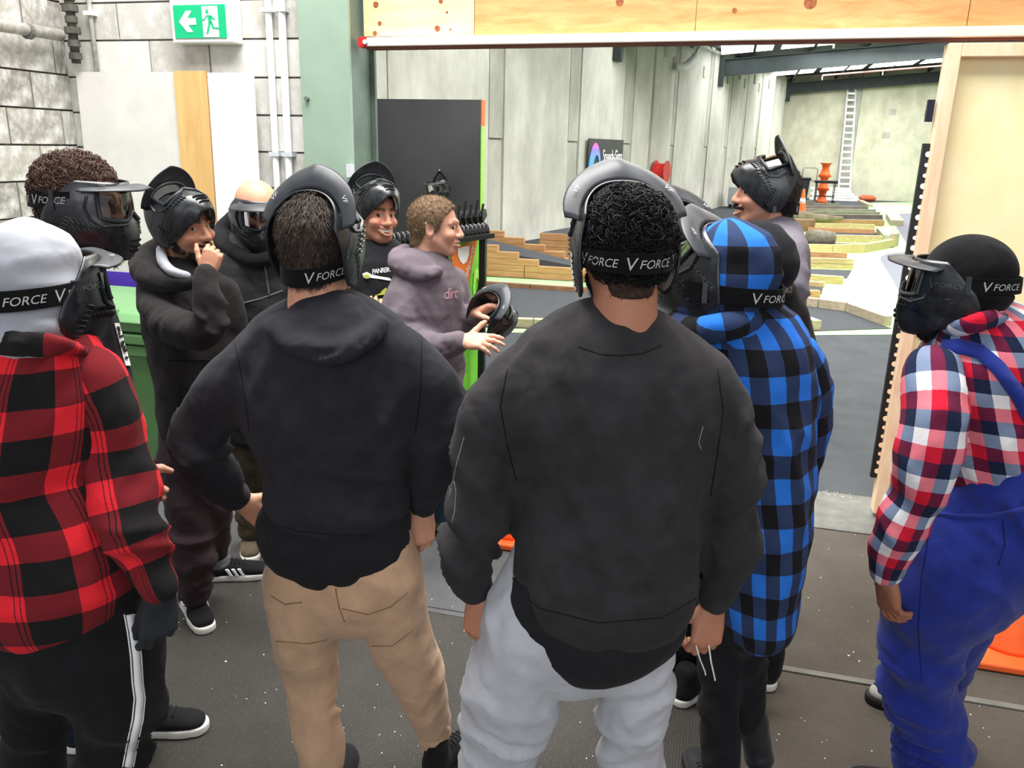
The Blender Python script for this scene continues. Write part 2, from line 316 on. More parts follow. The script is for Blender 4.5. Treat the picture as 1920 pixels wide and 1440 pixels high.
# pipes and conduits
pp = empty('sprinkler_pipe', (-3.86, 4.0, 2.47), label='horizontal painted pipe on the left block wall', cat='pipe')
obj('pipe', MB().tube([(-3.87, 1.6, 2.45), (-3.87, 4.27, 2.47)], 0.033, 14), M_pipe, pp, smooth=True)
for y in (3.2, 4.02): obj('clamp', MB().tube([(-3.87, y, 2.46), (-3.87, y+0.025, 2.46)], 0.042, 12), M_grey2, pp)
vp = empty('corner_pipe', (-3.82, 4.31, 2.3), label='dark vertical pipe with couplings in the wall corner', cat='pipe')
obj('pipe', MB().tube([(-3.82, 4.31, 2.32), (-3.82, 4.31, 3.2)], 0.026, 12), plain('dark_pipe', '4f4c47', 0.6, 0.3, 20), vp, smooth=True)
for z, r in ((2.36, 0.036), (2.50, 0.045), (2.56, 0.034), (2.62, 0.045), (2.68, 0.034), (2.43, 0.034)): obj('coupling', MB().tube([(-3.82, 4.31, z-0.018), (-3.82, 4.31, z+0.018)], r, 12), MATS['dark_pipe'], vp)
for i, (x0, x1, r, zb, lab) in enumerate(((-2.555, -2.565, 0.019, 0, 'left white conduit of the pair beside the green column'), (-2.473, -2.482, 0.021, 0, 'right white conduit of the pair beside the green column'), (-3.73, -3.735, 0.014, 2.2, 'thin grey conduit above the white sign board'))):
    cc = empty('wall_conduit', (x1, 4.37, zb), label=lab, cat='conduit')
    obj('pipe', MB().tube([(x1-0.02*(zb == 0), 4.37, zb), (x0, 4.37, 3.2)], r, 10), M_pipew if i < 2 else M_pipe, cc, smooth=True)
    for z in (1.83, 2.60, 0.9):
        if z > zb: obj('saddle_clip', MB().box((x1-r-0.014, 4.345, z-0.012), (x1+r+0.014, 4.40, z+0.012)), M_alu if z != 2.60 else M_pipew, cc)
# green bin
bn = empty('wheelie_bin', (-3.35, 3.85, 0), label='large green wheeled bin behind the curly haired man', cat='bin')
m = MB(); m.add([(-3.80,3.70,0.10),(-2.92,3.70,0.10),(-2.92,4.16,0.10),(-3.80,4.16,0.10),(-3.88,3.62,0.76),(-2.86,3.62,0.76),(-2.86,4.22,0.76),(-3.88,4.22,0.76)], [(0,3,2,1),(4,5,6,7),(0,1,5,4),(1,2,6,5),(2,3,7,6),(3,0,4,7)]); obj('body', m, M_bin, bn, bevel=0.02)
m = MB()
for z0, z1, o in ((0.76, 0.82, 0.03), (0.83, 0.885, 0.045), (0.895, 0.95, 0.03)): m.box((-3.88-o, 3.62-o, z0), (-2.86+o, 4.22+o, z1))
obj('rim', m, M_bin, bn, bevel=0.008)
obj('lid', MB().add([(-3.93,3.56,0.95),(-2.81,3.56,0.95),(-2.81,4.22,0.95),(-3.93,4.22,0.95),(-3.90,3.60,1.0),(-2.84,3.60,1.0),(-2.84,4.20,1.02),(-3.90,4.20,1.02)], [(0,3,2,1),(4,5,6,7),(0,1,5,4),(1,2,6,5),(2,3,7,6),(3,0,4,7)]), M_binl, bn, bevel=0.012)
obj('lid_handle', MB().box((-3.40, 3.57, 0.99), (-3.12, 3.62, 1.02)), M_binl, bn, bevel=0.01)
for x in (-3.72, -3.0): obj('wheel', MB().tube([(x-0.03, 3.86, 0.08), (x+0.03, 3.86, 0.08)], 0.08, 16), M_rub, bn)
obj('base_shade', MB().box((-3.78, 3.74, 0.0), (-2.95, 4.12, 0.11)), M_black, bn)  # black box stands in for the shade under the bin
sk = obj('sticker', MB().prism([(-3.33, 3.622, 0.46), (-3.14, 3.622, 0.46), (-3.14, 3.60, 0.75), (-3.33, 3.60, 0.75)], (0, -0.004, 0)), M_red, bn, label='red and white sticker')
obj('sticker_field', MB().prism([(-3.33, 3.615, 0.48), (-3.155, 3.615, 0.48), (-3.155, 3.600, 0.66), (-3.33, 3.600, 0.66)], (0, -0.004, 0)), M_whitep, sk)
obj('sticker_field', MB().prism([(-3.33, 3.600, 0.672), (-3.155, 3.600, 0.672), (-3.155, 3.595, 0.735), (-3.33, 3.595, 0.735)], (0, -0.004, 0)), plain('label_grey', 'c9c9cc', 0.6), sk)
# ------------------------------------------------------------------ hall: concrete walls
WA = np.array([-4.223, 16.278]); WD = np.array([0.269, 0.963]); WN = np.array([0.963, -0.269])   # wall line, its direction, normal into the hall
def wp(s, o, z): q = WA+WD*s+WN*o; return (q[0], q[1], z)
def PW(px, py):
    r = ray(px, py); return CC+r*((WN@WA)/(WN@r[:2]))
def ws(px, py): return float((PW(px, py)[:2]-WA)@WD)
wh = obj('wall_hall_left', MB().prism([wp(-12, -0.05, 0), wp(23.2, -0.05, 0), wp(23.2, -0.35, 0), wp(-12, -0.35, 0)], (0, 0, 5.2)), M_conc_s, kind='structure', label='long wall of tall concrete panels down the left of the hall')
ed = [-11.5, -6.9, -4.0, -1.0, -0.45, 2.36, 2.92, 5.45, 6.1, 7.35, 7.5, 9.1, 9.4, 12.3, 12.7, 14.6, 15.0, 16.7, 17.0, 18.8, 19.1, 21.3, 23.2]
strips = {(-1.0, -0.45), (2.36, 2.92), (5.45, 6.1), (9.1, 9.4), (12.3, 12.7), (14.6, 15.0), (16.7, 17.0), (18.8, 19.1)}
for a, b in zip(ed[:-1], ed[1:]):
    if (a, b) == (7.35, 7.5): continue
    if (a, b) in strips:
        for z0, z1, o in ((0, 2.02, -0.005), (2.06, 5.1, 0.01)):
            obj('joint_strip', MB().prism([wp(a+0.03, o, z0), wp(b-0.03, o, z0), wp(b-0.03, -0.05, z0), wp(a+0.03, -0.05, z0)], (0, 0, z1-z0)), M_conc_s, wh)
    else:
        n = 9; q = []
        for i in range(n):                      # panels bow out slightly
            t = i/(n-1); q.append(wp(a+0.02+(b-a-0.04)*t, 0.02+0.10*(1-(2*t-1)**2)*(1 if a > 7 else 0.25), 0))
        obj('concrete_panel', MB().prism(q+[wp(b-0.02, -0.05, 0), wp(a+0.02, -0.05, 0)], (0, 0, 5.0)), M_conc, wh)
        if a > -2 and b-a > 1.5:
            for f, z in ((0.3, 4.35), (0.7, 4.1)):
                s = a+(b-a)*f; obj('lifting_patch', MB().prism([wp(s-0.10, 0.05, z), wp(s+0.10, 0.05, z), wp(s+0.10, 0.13, z), wp(s-0.10, 0.13, z)], (0, 0, 0.32)), M_conc_s, wh)
wf = obj('wall_far', MB().box((0.5, 39.05, 0), (16, 39.3, 7)), M_conc_s, kind='structure', label='far concrete end wall of the hall')
for a, b in ((0.8, 4.55), (5.15, 9.6), (9.7, 16)): obj('concrete_panel', MB().box((a, 39.0, 0), (b, 39.06, 6.5)), M_far, wf)
obj('joint_strip', MB().box((4.6, 39.03, 0), (5.1, 39.06, 6.0)), M_conc_s, wf)
for x, z in ((6.3, 3.55), (7.7, 3.5), (6.2, 2.6)): obj('lifting_patch', MB().box((x, 38.99, z), (x+0.3, 39.01, z+0.25)), M_conc_s, wf)
obj('wall_hall_right', MB().box((15.9, 4.6, 0), (16.1, 39.3, 7)), M_conc, kind='structure')
obj('wall_hall_front', MB().box((2.6, 4.5, 0), (16, 4.62, 7)), M_ply, kind='structure')
obj('wall_hall_front_left', MB().box((-9, 4.64, 0), (-2.33, 4.8, 5.2)), M_conc, kind='structure')
# ------------------------------------------------------------------ roof with skylights and steel
def rz(x, y): q = np.array([x, y])-WA; return 4.78+0.085*float(q@WN)
ceil = empty('ceiling', (4, 22, 4.8), kind='structure', label='dark sheet roof of the hall with bright skylights')
M_roof = plain('roof_sheet', '3c4144', 0.7, 0.15, 3); M_sky = emit('skylight', (0.95, 0.98, 1.0), 4.5)
def roofq(x0, y0, x1, y1, dz, th): return MB().prism([(x0, y0, rz(x0, y0)+dz), (x1, y0, rz(x1, y0)+dz), (x1, y1, rz(x1, y1)+dz), (x0, y1, rz(x0, y1)+dz)], (0, 0, th))
obj('roof_sheet', roofq(-9, 4.6, 16, 39.3, 0.30, 0.05), M_roof, ceil)
for y0, y1 in ((7, 9), (13, 15), (19, 20.5), (26.4, 28.6), (33.2, 36.2)):  # nearer rows are out of view, added to light the hall
    x = -7.0+0.27*(y0-8)
    x = max(x, WA[0]+WD[0]/WD[1]*(y0-WA[1])+0.8)
    while x < 13: obj('skylight_panel', roofq(x, y0, x+1.55, y1, 0.26 if y0 < 25 else 0.10, 0.02), M_sky, ceil); x += 1.8
for y, h in ((12.5, 0.5), (20.8, 0.5), (29.0, 0.48), (38.6, 0.4)):
    xw = WA[0]+WD[0]/WD[1]*(y-WA[1])+0.15; bm_ = empty('roof_beam', (xw, y, rz(xw, y)-h), label='dark grey-green steel roof beam '+{12.5: 'nearest the opening', 20.8: 'in the middle of the hall', 29.0: 'in front of the far skylights', 38.6: 'against the far wall'}[y], cat='beam', group='roof beams')
    a = np.array((xw, y, rz(xw, y)-0.02)); b = np.array((15.8, y, rz(15.8, y)-0.02)); u = np.array((0, 0, 1.0))
    obj('flange', MB().bar(a, b, 0.22, 0.03), M_steel, bm_); obj('flange', MB().bar(a-u*h, b-u*h, 0.22, 0.03), M_steel, bm_); obj('web', MB().bar(a-u*h/2, b-u*h/2, 0.03, h), M_steel, bm_)
    obj('wall_plate', MB().box((xw-0.15, y-0.2, rz(xw, y)-h-0.35), (xw+0.05, y+0.2, rz(xw, y)+0.1)), M_steel, bm_)
for x in np.arange(-5, 15, 1.8): obj('purlin', MB().bar((x, max(5, WA[1]+(x-0.4-WA[0])/WD[0]*WD[1]-30), rz(x, 8)+0.13), (x+0.0, 39, rz(x, 39)+0.13), 0.08, 0.16), M_steel, ceil)
for y, x0 in ((26.9, 2.6), (36.0, 3.2)):
    sp = empty('sprinkler_line', (x0, y, 4.6), label='thin pink sprinkler line under the '+('nearer' if y < 30 else 'farther')+' skylights', cat='pipe')
    obj('pipe', MB().tube([(x0, y, rz(x0, y)-0.05), (14, y, rz(14, y)-0.05)], 0.03, 6), plain('pink_pipe', 'c98d88', 0.5), sp)
    for x in np.arange(x0, 14, 2.2): obj('sprinkler_head', MB().tube([(x, y, rz(x, y)-0.05), (x, y, rz(x, y)-0.22)], 0.025, 6), MATS['pink_pipe'], sp)
dp = empty('downpipe', tuple(wp(9.4, 0.3, 4.3)), label='short white elbow pipe under the roof by the concrete panels', cat='pipe')
obj('elbow', MB().tube([wp(8.6, 0.25, 4.15), wp(9.0, 0.35, 4.2), wp(9.3, 0.5, 4.45), wp(9.35, 0.55, 4.9)], 0.12, 10), M_pipew, dp, smooth=True)
# ------------------------------------------------------------------ things on the hall wall
sg = empty('sign_banner', tuple(wp(3.3, 0.1, 0.3)), label='black banner on the concrete panels with a rainbow loop and white lettering', cat='banner')
s0, s1 = 3.25, 5.30
obj('panel', MB().prism([wp(s0, 0.10, 0.25), wp(s1, 0.10, 0.25), wp(s1, 0.13, 0.25), wp(s0, 0.13, 0.25)], (0, 0, 1.88)), plain('banner_black', '3a3b38', 0.5), sg)
def loop_mat():
    t = NT('rainbow_loop'); x = t.n('SeparateXYZ'); t.l(t.coord(), x.inputs[0]); r = t.n('ValToRGB'); e = r.color_ramp.elements
    e[0].position = 0.0; e[0].color = (*hexc('25c06a'), 1); e[1].position = 1.0; e[1].color = (*hexc('ff5fa0'), 1)
    for p, h in ((0.3, '18b39a'), (0.5, '12b4ec'), (0.78, '5fa6f5'), (0.9, '8f7ff0')): q = e.new(p); q.color = (*hexc(h), 1)
    t.l(t.rng(x.outputs[2], 0.3, 2.05), r.inputs[0]); return t.done(r.outputs[0], 0.4)
M_loop = loop_mat()
def ring(cx, cz, ro, rzz, wi, wz, n=28):
    o = [(cx+ro*math.cos(a), cz+rzz*math.sin(a)) for a in np.linspace(0, 2*math.pi, n, False)]; i_ = [(cx+wi+(ro-wi*1.6)*math.cos(a), cz-wz+(rzz-wz*1.8)*math.sin(a)) for a in np.linspace(0, 2*math.pi, n, False)]
    m = MB(); m.add([wp(s, 0.135, z) for s, z in o+i_]+[wp(s, 0.15, z) for s, z in o+i_], [(j, (j+1) % n, n+(j+1) % n, n+j) for j in range(n)]+[(2*n+j, 3*n+j, 3*n+(j+1) % n, 2*n+(j+1) % n) for j in range(n)]+[(j, 2*n+j, 2*n+(j+1) % n, (j+1) % n) for j in range(n)]); return m
obj('loop', ring(s0+0.34, 1.2, 0.36, 0.84, 0.08, 0.10), M_loop, sg)
def text_mesh(body, size, extr=0.0, shear=0.0, align='LEFT', space=1.0):
    cu = bpy.data.curves.new('lettering', 'FONT'); cu.body = body; cu.size = size; cu.extrude = extr; cu.shear = shear; cu.align_x = align; cu.space_character = space; cu.resolution_u = 3
    o = bpy.data.objects.new('lettering', cu); COL.objects.link(o); dg = bpy.context.evaluated_depsgraph_get(); dg.update()
    me = bpy.data.meshes.new_from_object(o.evaluated_get(dg)); bpy.data.objects.remove(o); bpy.data.curves.remove(cu)
    v = np.array([p.co[:] for p in me.vertices]); f = [tuple(p.vertices) for p in me.polygons]; bpy.data.meshes.remove(me); return v, f
v, f = text_mesh('Speedy Signs', 0.42, space=0.82)
v[:, 0] *= 1.22/(v[:, 0].max())
m = MB(); m.add([wp(s0+0.78+x, 0.14+z, 1.60+y) for x, y, z in v], f); obj('lettering', m, M_whitep, sg)
hr = empty('hose_reel', tuple(wp(7.6, 0.3, 1.1)), label='red fire hose reel mounted on the concrete panels', cat='hose reel')
cx = np.array(wp(7.75, 0.28, 1.33)); ax = np.array((*WN, 0))
for s in (-0.16, 0.16): obj('reel_disc', MB().tube([cx+ax*s, cx+ax*(s+0.02)], 0.30, 24), plain('reel_red', 'b63a30', 0.5), hr)
obj('hose', MB().tube([cx-ax*0.15, cx+ax*0.15], 0.22, 20), M_red, hr)
obj('bracket', MB().bar(cx-ax*0.28, cx, 0.08, 0.08), M_red, hr)
# ------------------------------------------------------------------ booth with display panel, marker rack and graphic front
pr = PY(903, 187, 6.3); xl = PY(690, 300, 6.3)[0]-0.4
bo = empty('display_panel', ((xl+pr[0])/2, 6.35, 0), label='dark grey display panel standing behind the marker rack', cat='panel')
obj('panel', MB().box((xl, 6.30, 0), (pr[0], 6.36, pr[2])), M_dark, bo)
for z0, z1, mt in ((0, 2.05, 'floor_green'), (2.05, pr[2], 'cone_orange')): obj('edge_trim', MB().box((pr[0], 6.29, z0), (pr[0]+0.009, 6.37, z1)), MATS[mt] if mt != 'floor_green' else plain('lime_trim', '8fc653', 0.5), bo)
# graphic front board, receding to the right
ga, gb = PY(800, 520, 5.35), PY(906, 520, 6.22)
gt = empty('graphic_board', ((ga[0]+gb[0])/2, 5.8, 0), label='lime green board with an orange wedge and white script below the marker rack', cat='board')
def gp(u, z, o=0.0):
    d = gb[:2]-ga[:2]; L = np.linalg.norm(d); n = np.array([d[1], -d[0]])/L; q = ga[:2]+d*u+n*o; return (q[0], q[1], z)
M_lime = plain('lime_graphic', '6fbf35', 0.5, 0.15, 5); M_wedge = plain('orange_graphic', 'e0762c', 0.5, 0.06, 4)
gz = PY(906, 440, 6.22)[2]
obj('board', MB().prism([gp(0, 0), gp(1, 0), gp(1, gz), gp(0, gz)], (-0.03, 0.03, 0)), M_lime, gt)
def gpx(px, py, o):      # pixel on the board plane
    d = gb[:2]-ga[:2]; n = np.array([d[1], -d[0]])/np.linalg.norm(d); r = ray(px, py); p = CC+r*((n@ga[:2])/(n@r[:2])); return np.array((p[0]+n[0]*o, p[1]+n[1]*o, p[2]))
def gpoly(name, pts, o, mt, **k): return obj(name, MB().prism([gpx(x, y, o) for x, y in pts], tuple(gpx(850, 500, o+0.002)-gpx(850, 500, o))), mt, gt, **k)
gpoly('wedge', [(842, 470), (895, 448), (872, 555), (864, 565)], 0.004, M_wedge)
gpoly('oval', [(856, 466), (868, 462), (878, 461), (877, 478), (873, 490), (867, 495), (861, 490), (857, 480)], 0.008, M_whitep)
gpoly('streak', [(888, 510), (894, 502), (900, 520), (905, 545), (903, 565), (899, 540), (894, 520), (890, 530), (888, 565), (886, 540)], 0.004, plain('lime_light', 'a5e05a', 0.5))
gpoly('streak', [(893, 548), (897, 530), (901, 552), (900, 560)], 0.008, M_black)
v, f = text_mesh('Gelsports', 0.10, shear=0.3, space=0.9)
p0, p1 = gpx(871, 536, 0.008), gpx(888, 463, 0.008); du = (p1-p0); Lt = np.linalg.norm(du); du /= Lt; dn = gpx(850, 500, 1)-gpx(850, 500, 0); dv = np.cross(dn/np.linalg.norm(dn), du)
v *= Lt/v[:, 0].max(); m = MB(); m.add([p0+du*x+dv*y*0.9+dn*0.001 for x, y, z in v], f); obj('lettering', m, M_whitep, gt)
# rack with a row of black cylinders
ra, rb = PY(715, 468, 5.0), PY(918, 441, 6.1)
rk = empty('marker_rack', tuple(ra), label='sloping black rack holding a row of glossy black cylinders', cat='rack')
M_gloss = plain('gloss_black', '17181a', 0.22, 0.2, 20, 0.6)
obj('rack_rail', MB().bar(ra, rb, 0.10, 0.035), M_black, rk)
dr_ = rb-ra
for i in range(24):
    p = ra+dr_*(i+0.5)/24; u = np.array((-0.25, 0.1, 1.0)); u /= np.linalg.norm(u)
    obj('cylinder', MB().tube([p+u*0.01, p+u*0.03, p+u*0.085, p+u*0.10], [0.019, 0.024, 0.024, 0.016], 10), M_gloss, rk, smooth=True)
for i in range(5):
    p = ra+dr_*(0.62+0.06*i)+np.array((0, 0.12, 0.12)); obj('marker_body', MB().bar(p, p+np.array((0.0, 0.10, 0.05)), 0.03, 0.06), M_black, rk); obj('marker_barrel', MB().tube([p, p+np.array((0.01, 0.02, 0.12+0.03*(i % 2)))], 0.010, 6), M_black, rk)
obj('rack_leg', MB().bar(ra+dr_*0.15-(0, 0, 0), (ra+dr_*0.15)*(1, 1, 0), 0.05, 0.05, (1, 0, 0)), M_black, rk)
obj('rack_leg', MB().bar(ra+dr_*0.93, (ra+dr_*0.93)*(1, 1, 0), 0.05, 0.05, (1, 0, 0)), M_black, rk)
# ------------------------------------------------------------------ hall floor paint and timber track
def patch(name, pts, z, mt, label): return obj(name, MB().prism([F(x, y, z) for x, y in pts], (0, 0, 0.002)), mt, hall_floor, label=label)
patch('green_paint', [(1440, 629), (1720, 627), (1735, 400), (1740, 378), (1640, 380), (1560, 386), (1540, 392), (1500, 410), (1420, 440), (1360, 500)], 0.0, M_grn, 'pale green painted floor')
patch('green_paint', [(880, 517), (1200, 535), (1200, 541), (880, 531)], 0.0, M_grn, 'green painted strip'); patch('green_paint', [(880, 614), (1200, 623), (1200, 628), (880, 622)], 0.0, M_grn, 'green painted strip')
patch('grey_lane', [(1652, 481), (1651, 486), (1656, 496), (1690, 552), (1705, 575), (1760, 575), (1760, 466), (1665, 475)], 0.003, M_lane, 'grey painted lane')
patch('grey_lane', [(1668, 402), (1667, 405), (1671, 411), (1702, 460), (1760, 462), (1760, 397)], 0.003, M_lane, 'grey painted lane')
patch('dark_lane', [(1440, 380), (1530, 378), (1530, 386), (1626, 388), (1615, 376), (1440, 372)], 0.003, M_track, 'dark lane near the end wall')
bedn = [0]
def bed(pts, z=0.006): return obj('track_bed', MB().prism([F(x, y, z) for x, y in pts], (0, 0, 0.004)), M_track, hall_floor)
bed([(880, 532), (1100, 546), (1110, 603), (880, 596)]); bed([(1440, 566), (1500, 571), (1585, 582), (1650, 609), (1672, 616), (1525, 621), (1440, 610)])
bed([(1440, 528), (1545, 533), (1540, 552), (1440, 545)]); bed([(1440, 502), (1597, 507), (1588, 522), (1440, 518)]); bed([(1440, 480), (1588, 484), (1592, 493), (1440, 489)])
bed([(1440, 450), (1560, 456), (1680, 458), (1675, 464), (1600, 470), (1440, 467)]); bed([(1513, 431), (1643, 436), (1650, 446), (1511, 443)]); bed([(1470, 405), (1655, 408), (1658, 420), (1470, 414)]); bed([(1470, 388), (1625, 391), (1640, 399), (1470, 398)])
tc = [0]
def row(label, pts, h=0.10, d=0.10, mt=None, seg=0.9, levels=1, z0=0.0):
    """a run of squared timbers laid end to end along floor pixels"""
    P = [F(x, y, z0) for x, y in pts]; t = empty('track_border', tuple(P[0]), label=label, cat='track border', group='timber borders of the track')
    for a, b in zip(P[:-1], P[1:]):
        L = np.linalg.norm(b-a); n = max(1, int(round(L/seg))); e = (b-a)/L
        for k in range(n):
            p, q = a+(b-a)*k/n+e*0.006, a+(b-a)*(k+1)/n-e*0.006; sd = np.array((-e[1], e[0], 0))
            for lv in range(levels):
                u = np.array((0, 0, h*(lv+0.5)))
                obj('timber', MB().bar(p+u+sd*d/2, q+u+sd*d/2, d, h-0.006), mt or M_timber, t)
    return t
row('near timber border with four sleepers left of the curly haired man', [(900, 612), (1100, 619)], 0.10, 0.10, M_timber2, 0.55)
row('low brown timber border behind the nearest track bed', [(890, 536), (1100, 550)], 0.07, 0.09, plain('brown_timber', '7d5b43', 0.8, 0.2, 8), 0.8)
row('curved timber border with an angled sleeper left of the sliding door', [(1440, 575), (1500, 574), (1533, 578), (1584, 585), (1656, 612)], 0.12, 0.10, M_timber2, 1.2)
row('short timber end at the gap of the nearest right bed', [(1480, 604), (1524, 621)], 0.12, 0.10, M_timber2, 1.2)
row('brown timber edge at the front of the lowest step on the right', [(1440, 556), (1538, 559)], 0.10, 0.1, M_timber, 1.0)
row('pale timber edge one step up on the right', [(1440, 530), (1545, 540)], 0.08, 0.1, M_timber3, 1.0); row('pale timber edge with a notched end on the right', [(1440, 524), (1581, 534)], 0.12, 0.1, M_timber3, 1.0)
row('double height timber edge beside the green floor', [(1440, 500), (1600, 506)], 0.09, 0.1, M_timber3, 1.2, 2)
row('timber edge below the long curved border', [(1440, 482), (1588, 486)], 0.12, 0.1, M_timber, 1.2)
row('long pale curved border of short blocks', [(1440, 471), (1503, 474), (1560, 475), (1622, 474), (1655, 468), (1680, 462)], 0.17, 0.12, M_timber3, 0.95); row('grey stub at the tip of the curved border', [(1674, 463), (1684, 462)], 0.28, 0.1, M_timber2, 1)
row('front border of the rectangular pen', [(1505, 453), (1654, 456)], 0.16, 0.12, M_timber3, 1.3); row('right border of the rectangular pen', [(1642, 439), (1656, 454)], 0.16, 0.3, M_timber2, 1.2); row('back border of the rectangular pen', [(1514, 435), (1640, 439)], 0.12, 0.12, M_timber, 1.5); row('border behind the rectangular pen', [(1514, 428), (1640, 431)], 0.14, 0.12, M_timber3, 1.5)
row('weathered border with a grey right end', [(1525, 422), (1658, 424)], 0.16, 0.12, M_timber, 1.6); row('grey side timber of the weathered pen', [(1660, 409), (1668, 423)], 0.16, 0.35, M_timber2, 2)
for k, (y, x1, d) in enumerate(((411, 1655, 'first'), (405, 1650, 'second'), (400, 1642, 'third'), (394, 1628, 'fourth'), (388, 1575, 'fifth'), (383, 1530, 'last'))): row('dark weathered timber across the far track, '+d+' beyond the pens', [(1420, y-2), (x1, y)], 0.13, 0.16, plain('dark_weathered', '7a7066', 0.85, 0.2, 3), 3.0)
row('far timber strip beside the orange bag', [(1607, 379), (1626, 388)], 0.10, 0.2, M_timber2, 3)
# stepped ramp on the left
def stack(label, x0, ends, px_front, h, mt, z0=0.0):
    t = None
    for lv, xe in enumerate(ends):
        a, b = F(x0, px_front(x0)), F(xe, px_front(xe)); 
        if t is None: t = empty('timber_stack', tuple(a), label=label, cat='ramp side', group='stepped timber ramp sides')
        L = np.linalg.norm(b-a); n = max(1, int(round(L/1.1))); e = (b-a)/L; sd = np.array((-e[1], e[0], 0))
        for k in range(n):
            p, q = a+(b-a)*k/n+e*0.005, a+(b-a)*(k+1)/n-e*0.005; u = np.array((0, 0, z0+h*(lv+0.5)))
            obj('timber', MB().bar(p+u+sd*0.06, q+u+sd*0.06, 0.12, h-0.005), mt, t)
stack('nearer stepped stack of tan sleepers beside the ramp', 860, [1110, 1110, 1008, 970, 932], lambda x: 517+(x-905)*0.06, 0.094, M_timber)
stack('farther stepped stack of tan sleepers beyond the ramp', 860, [1105, 1095, 1058, 1020, 982, 944], lambda x: 500+(x-905)*0.045, 0.098, M_timber)
a0, a1, b0, b1 = F(870, 511), F(1105, 523), F(870, 502), F(1105, 512)
obj('ramp', MB().add([a0, a1, b1, b0, a0+(0, 0, .43), a1+(0, 0, .15), b1+(0, 0, .12), b0+(0, 0, .56)], [(0,1,2,3),(4,5,6,7),(0,1,5,4),(1,2,6,5),(2,3,7,6),(3,0,4,7)]), M_track, label='dark carpeted ramp between two stepped timber stacks', cat='ramp')
bx0, bx1 = F(1012, 486), F(1120, 492)
jb = empty('jump_box', tuple(bx0), label='tan timber box with a dark sloping top against the hall wall', cat='ramp')
for k in range(4): obj('timber', MB().bar(bx0+(0, 0, 0.06+0.115*k), bx1+(0, 0, 0.06+0.115*k), 0.12, 0.11), M_timber, jb)
obj('top', MB().add([bx0+(0, 0, .47), bx1+(0, 0, .47), bx1+(0.3, 1.2, .62), bx0+(0.4, 1.0, .50)], [(0, 1, 2, 3)]).add([bx0+(0, 0, .45), bx1+(0, 0, .45), bx1+(0.3, 1.2, 0), bx0+(0.4, 1.0, 0)], [(0, 1, 2, 3)]), M_track, jb)
obj('timber', MB().bar(bx0+(0.5, 1.1, 0.60), bx1+(0.3, 1.3, 0.64), 0.12, 0.12), M_timber, jb)
# loose blocks on the track
q = F(1497, 432); obj('timber_block', MB().box((q[0]-0.32, q[1]-0.3, 0), (q[0]+0.36, q[1]+0.1, 0.30)), plain('brown_block', '7a5c41', 0.8, 0.2, 6), label='brown timber block at the end of the pale borders', cat='block', bevel=0.02)
q = F(1535, 462); obj('log_stump', MB().tube([q+(-0.28, 0, 0.16), q+(-0.1, 0, 0.18), q+(0.3, 0.05, 0.16)], [0.15, 0.18, 0.15], 14), plain('log_bark', '6b6558', 0.85, 0.3, 10), label='short dark log lying on the curved track bed', cat='log', smooth=True)
q = F(1500, 421); obj('driftwood', MB().tube([q+(-0.8, 0, 0.2), q+(-0.2, 0.05, 0.26), q+(0.5, 0, 0.2), q+(1.1, 0, 0.22)], [0.08, 0.12, 0.1, 0.05], 10), plain('driftwood_grey', '8a7a66', 0.85, 0.3, 5), label='grey driftwood branch lying across the borders', cat='branch', smooth=True)
# ------------------------------------------------------------------ far end clutter
def cone(name, base, h, label, cat='traffic cone', group=None, bands=True, mat=None):
    t = empty(name, tuple(base), label=label, cat=cat, group=group); w = h*0.30; mt = mat or M_orange
    obj('base', MB().box((base[0]-w, base[1]-w, 0.004), (base[0]+w, base[1]+w, 0.035)), mt, t, bevel=0.008)
    obj('body', MB().lathe(base, [(h*0.19, 0.035), (h*0.18, 0.05), (h*0.045, h*0.97), (h*0.03, h)], 24), mt, t, smooth=True)
    if bands: obj('band', MB().lathe(base, [(h*0.128, h*0.42), (h*0.094, h*0.64)], 24), M_whitep, t, smooth=True)
    return t
cone('traffic_cone', F(1474, 400), 0.55, 'small orange traffic cone left of the taller one at the far end', group='far traffic cones'); cone('traffic_cone', F(1502, 401), 0.80, 'taller orange traffic cone with a white band at the far end', group='far traffic cones')
q = F(1540, 380); st_ = empty('stool_stack', tuple(q), label='stack of flared orange plastic stools behind the black trolley', cat='stools')
for k in range(3): obj('stool', MB().lathe(q+np.array((0, 0, 0.52*k)), [(0.26, 0.0), (0.19, 0.1), (0.13, 0.30), (0.16, 0.46), (0.27, 0.52)], 16), M_orange, st_, smooth=True)
q = F(1536, 378)+np.array((0, -1.6, 0)); tr = empty('barbecue_trolley', tuple(q), label='black barbecue trolley on wheels at the far end', cat='trolley')
obj('tray', MB().box((q[0]-0.42, q[1]-0.25, 0.80), (q[0]+0.42, q[1]+0.25, 0.90)), M_black, tr, bevel=0.02)
for sx in (-0.33, 0.33):
    for sy in (-0.2, 0.2): obj('leg', MB().bar((q[0]+sx, q[1]+sy, 0.05), (q[0]+sx, q[1]+sy, 0.8), 0.03, 0.03, (1, 0, 0)), M_black, tr)
    obj('wheel', MB().tube([(q[0]+sx, q[1]-0.24, 0.07), (q[0]+sx, q[1]-0.20, 0.07)], 0.07, 12), M_rub, tr)
obj('shelf', MB().box((q[0]-0.35, q[1]-0.2, 0.28), (q[0]+0.35, q[1]+0.2, 0.31)), M_black, tr)
obj('side_handle', MB().tube([(q[0]-0.42, q[1], 0.86), (q[0]-0.6, q[1], 0.9), (q[0]-0.6, q[1]+0.2, 0.9)], 0.015, 6), M_black, tr)
q = F(1497, 384); fb = empty('litter_bin', tuple(q), label='dark wheelie bin at the far end behind the cones', cat='bin')
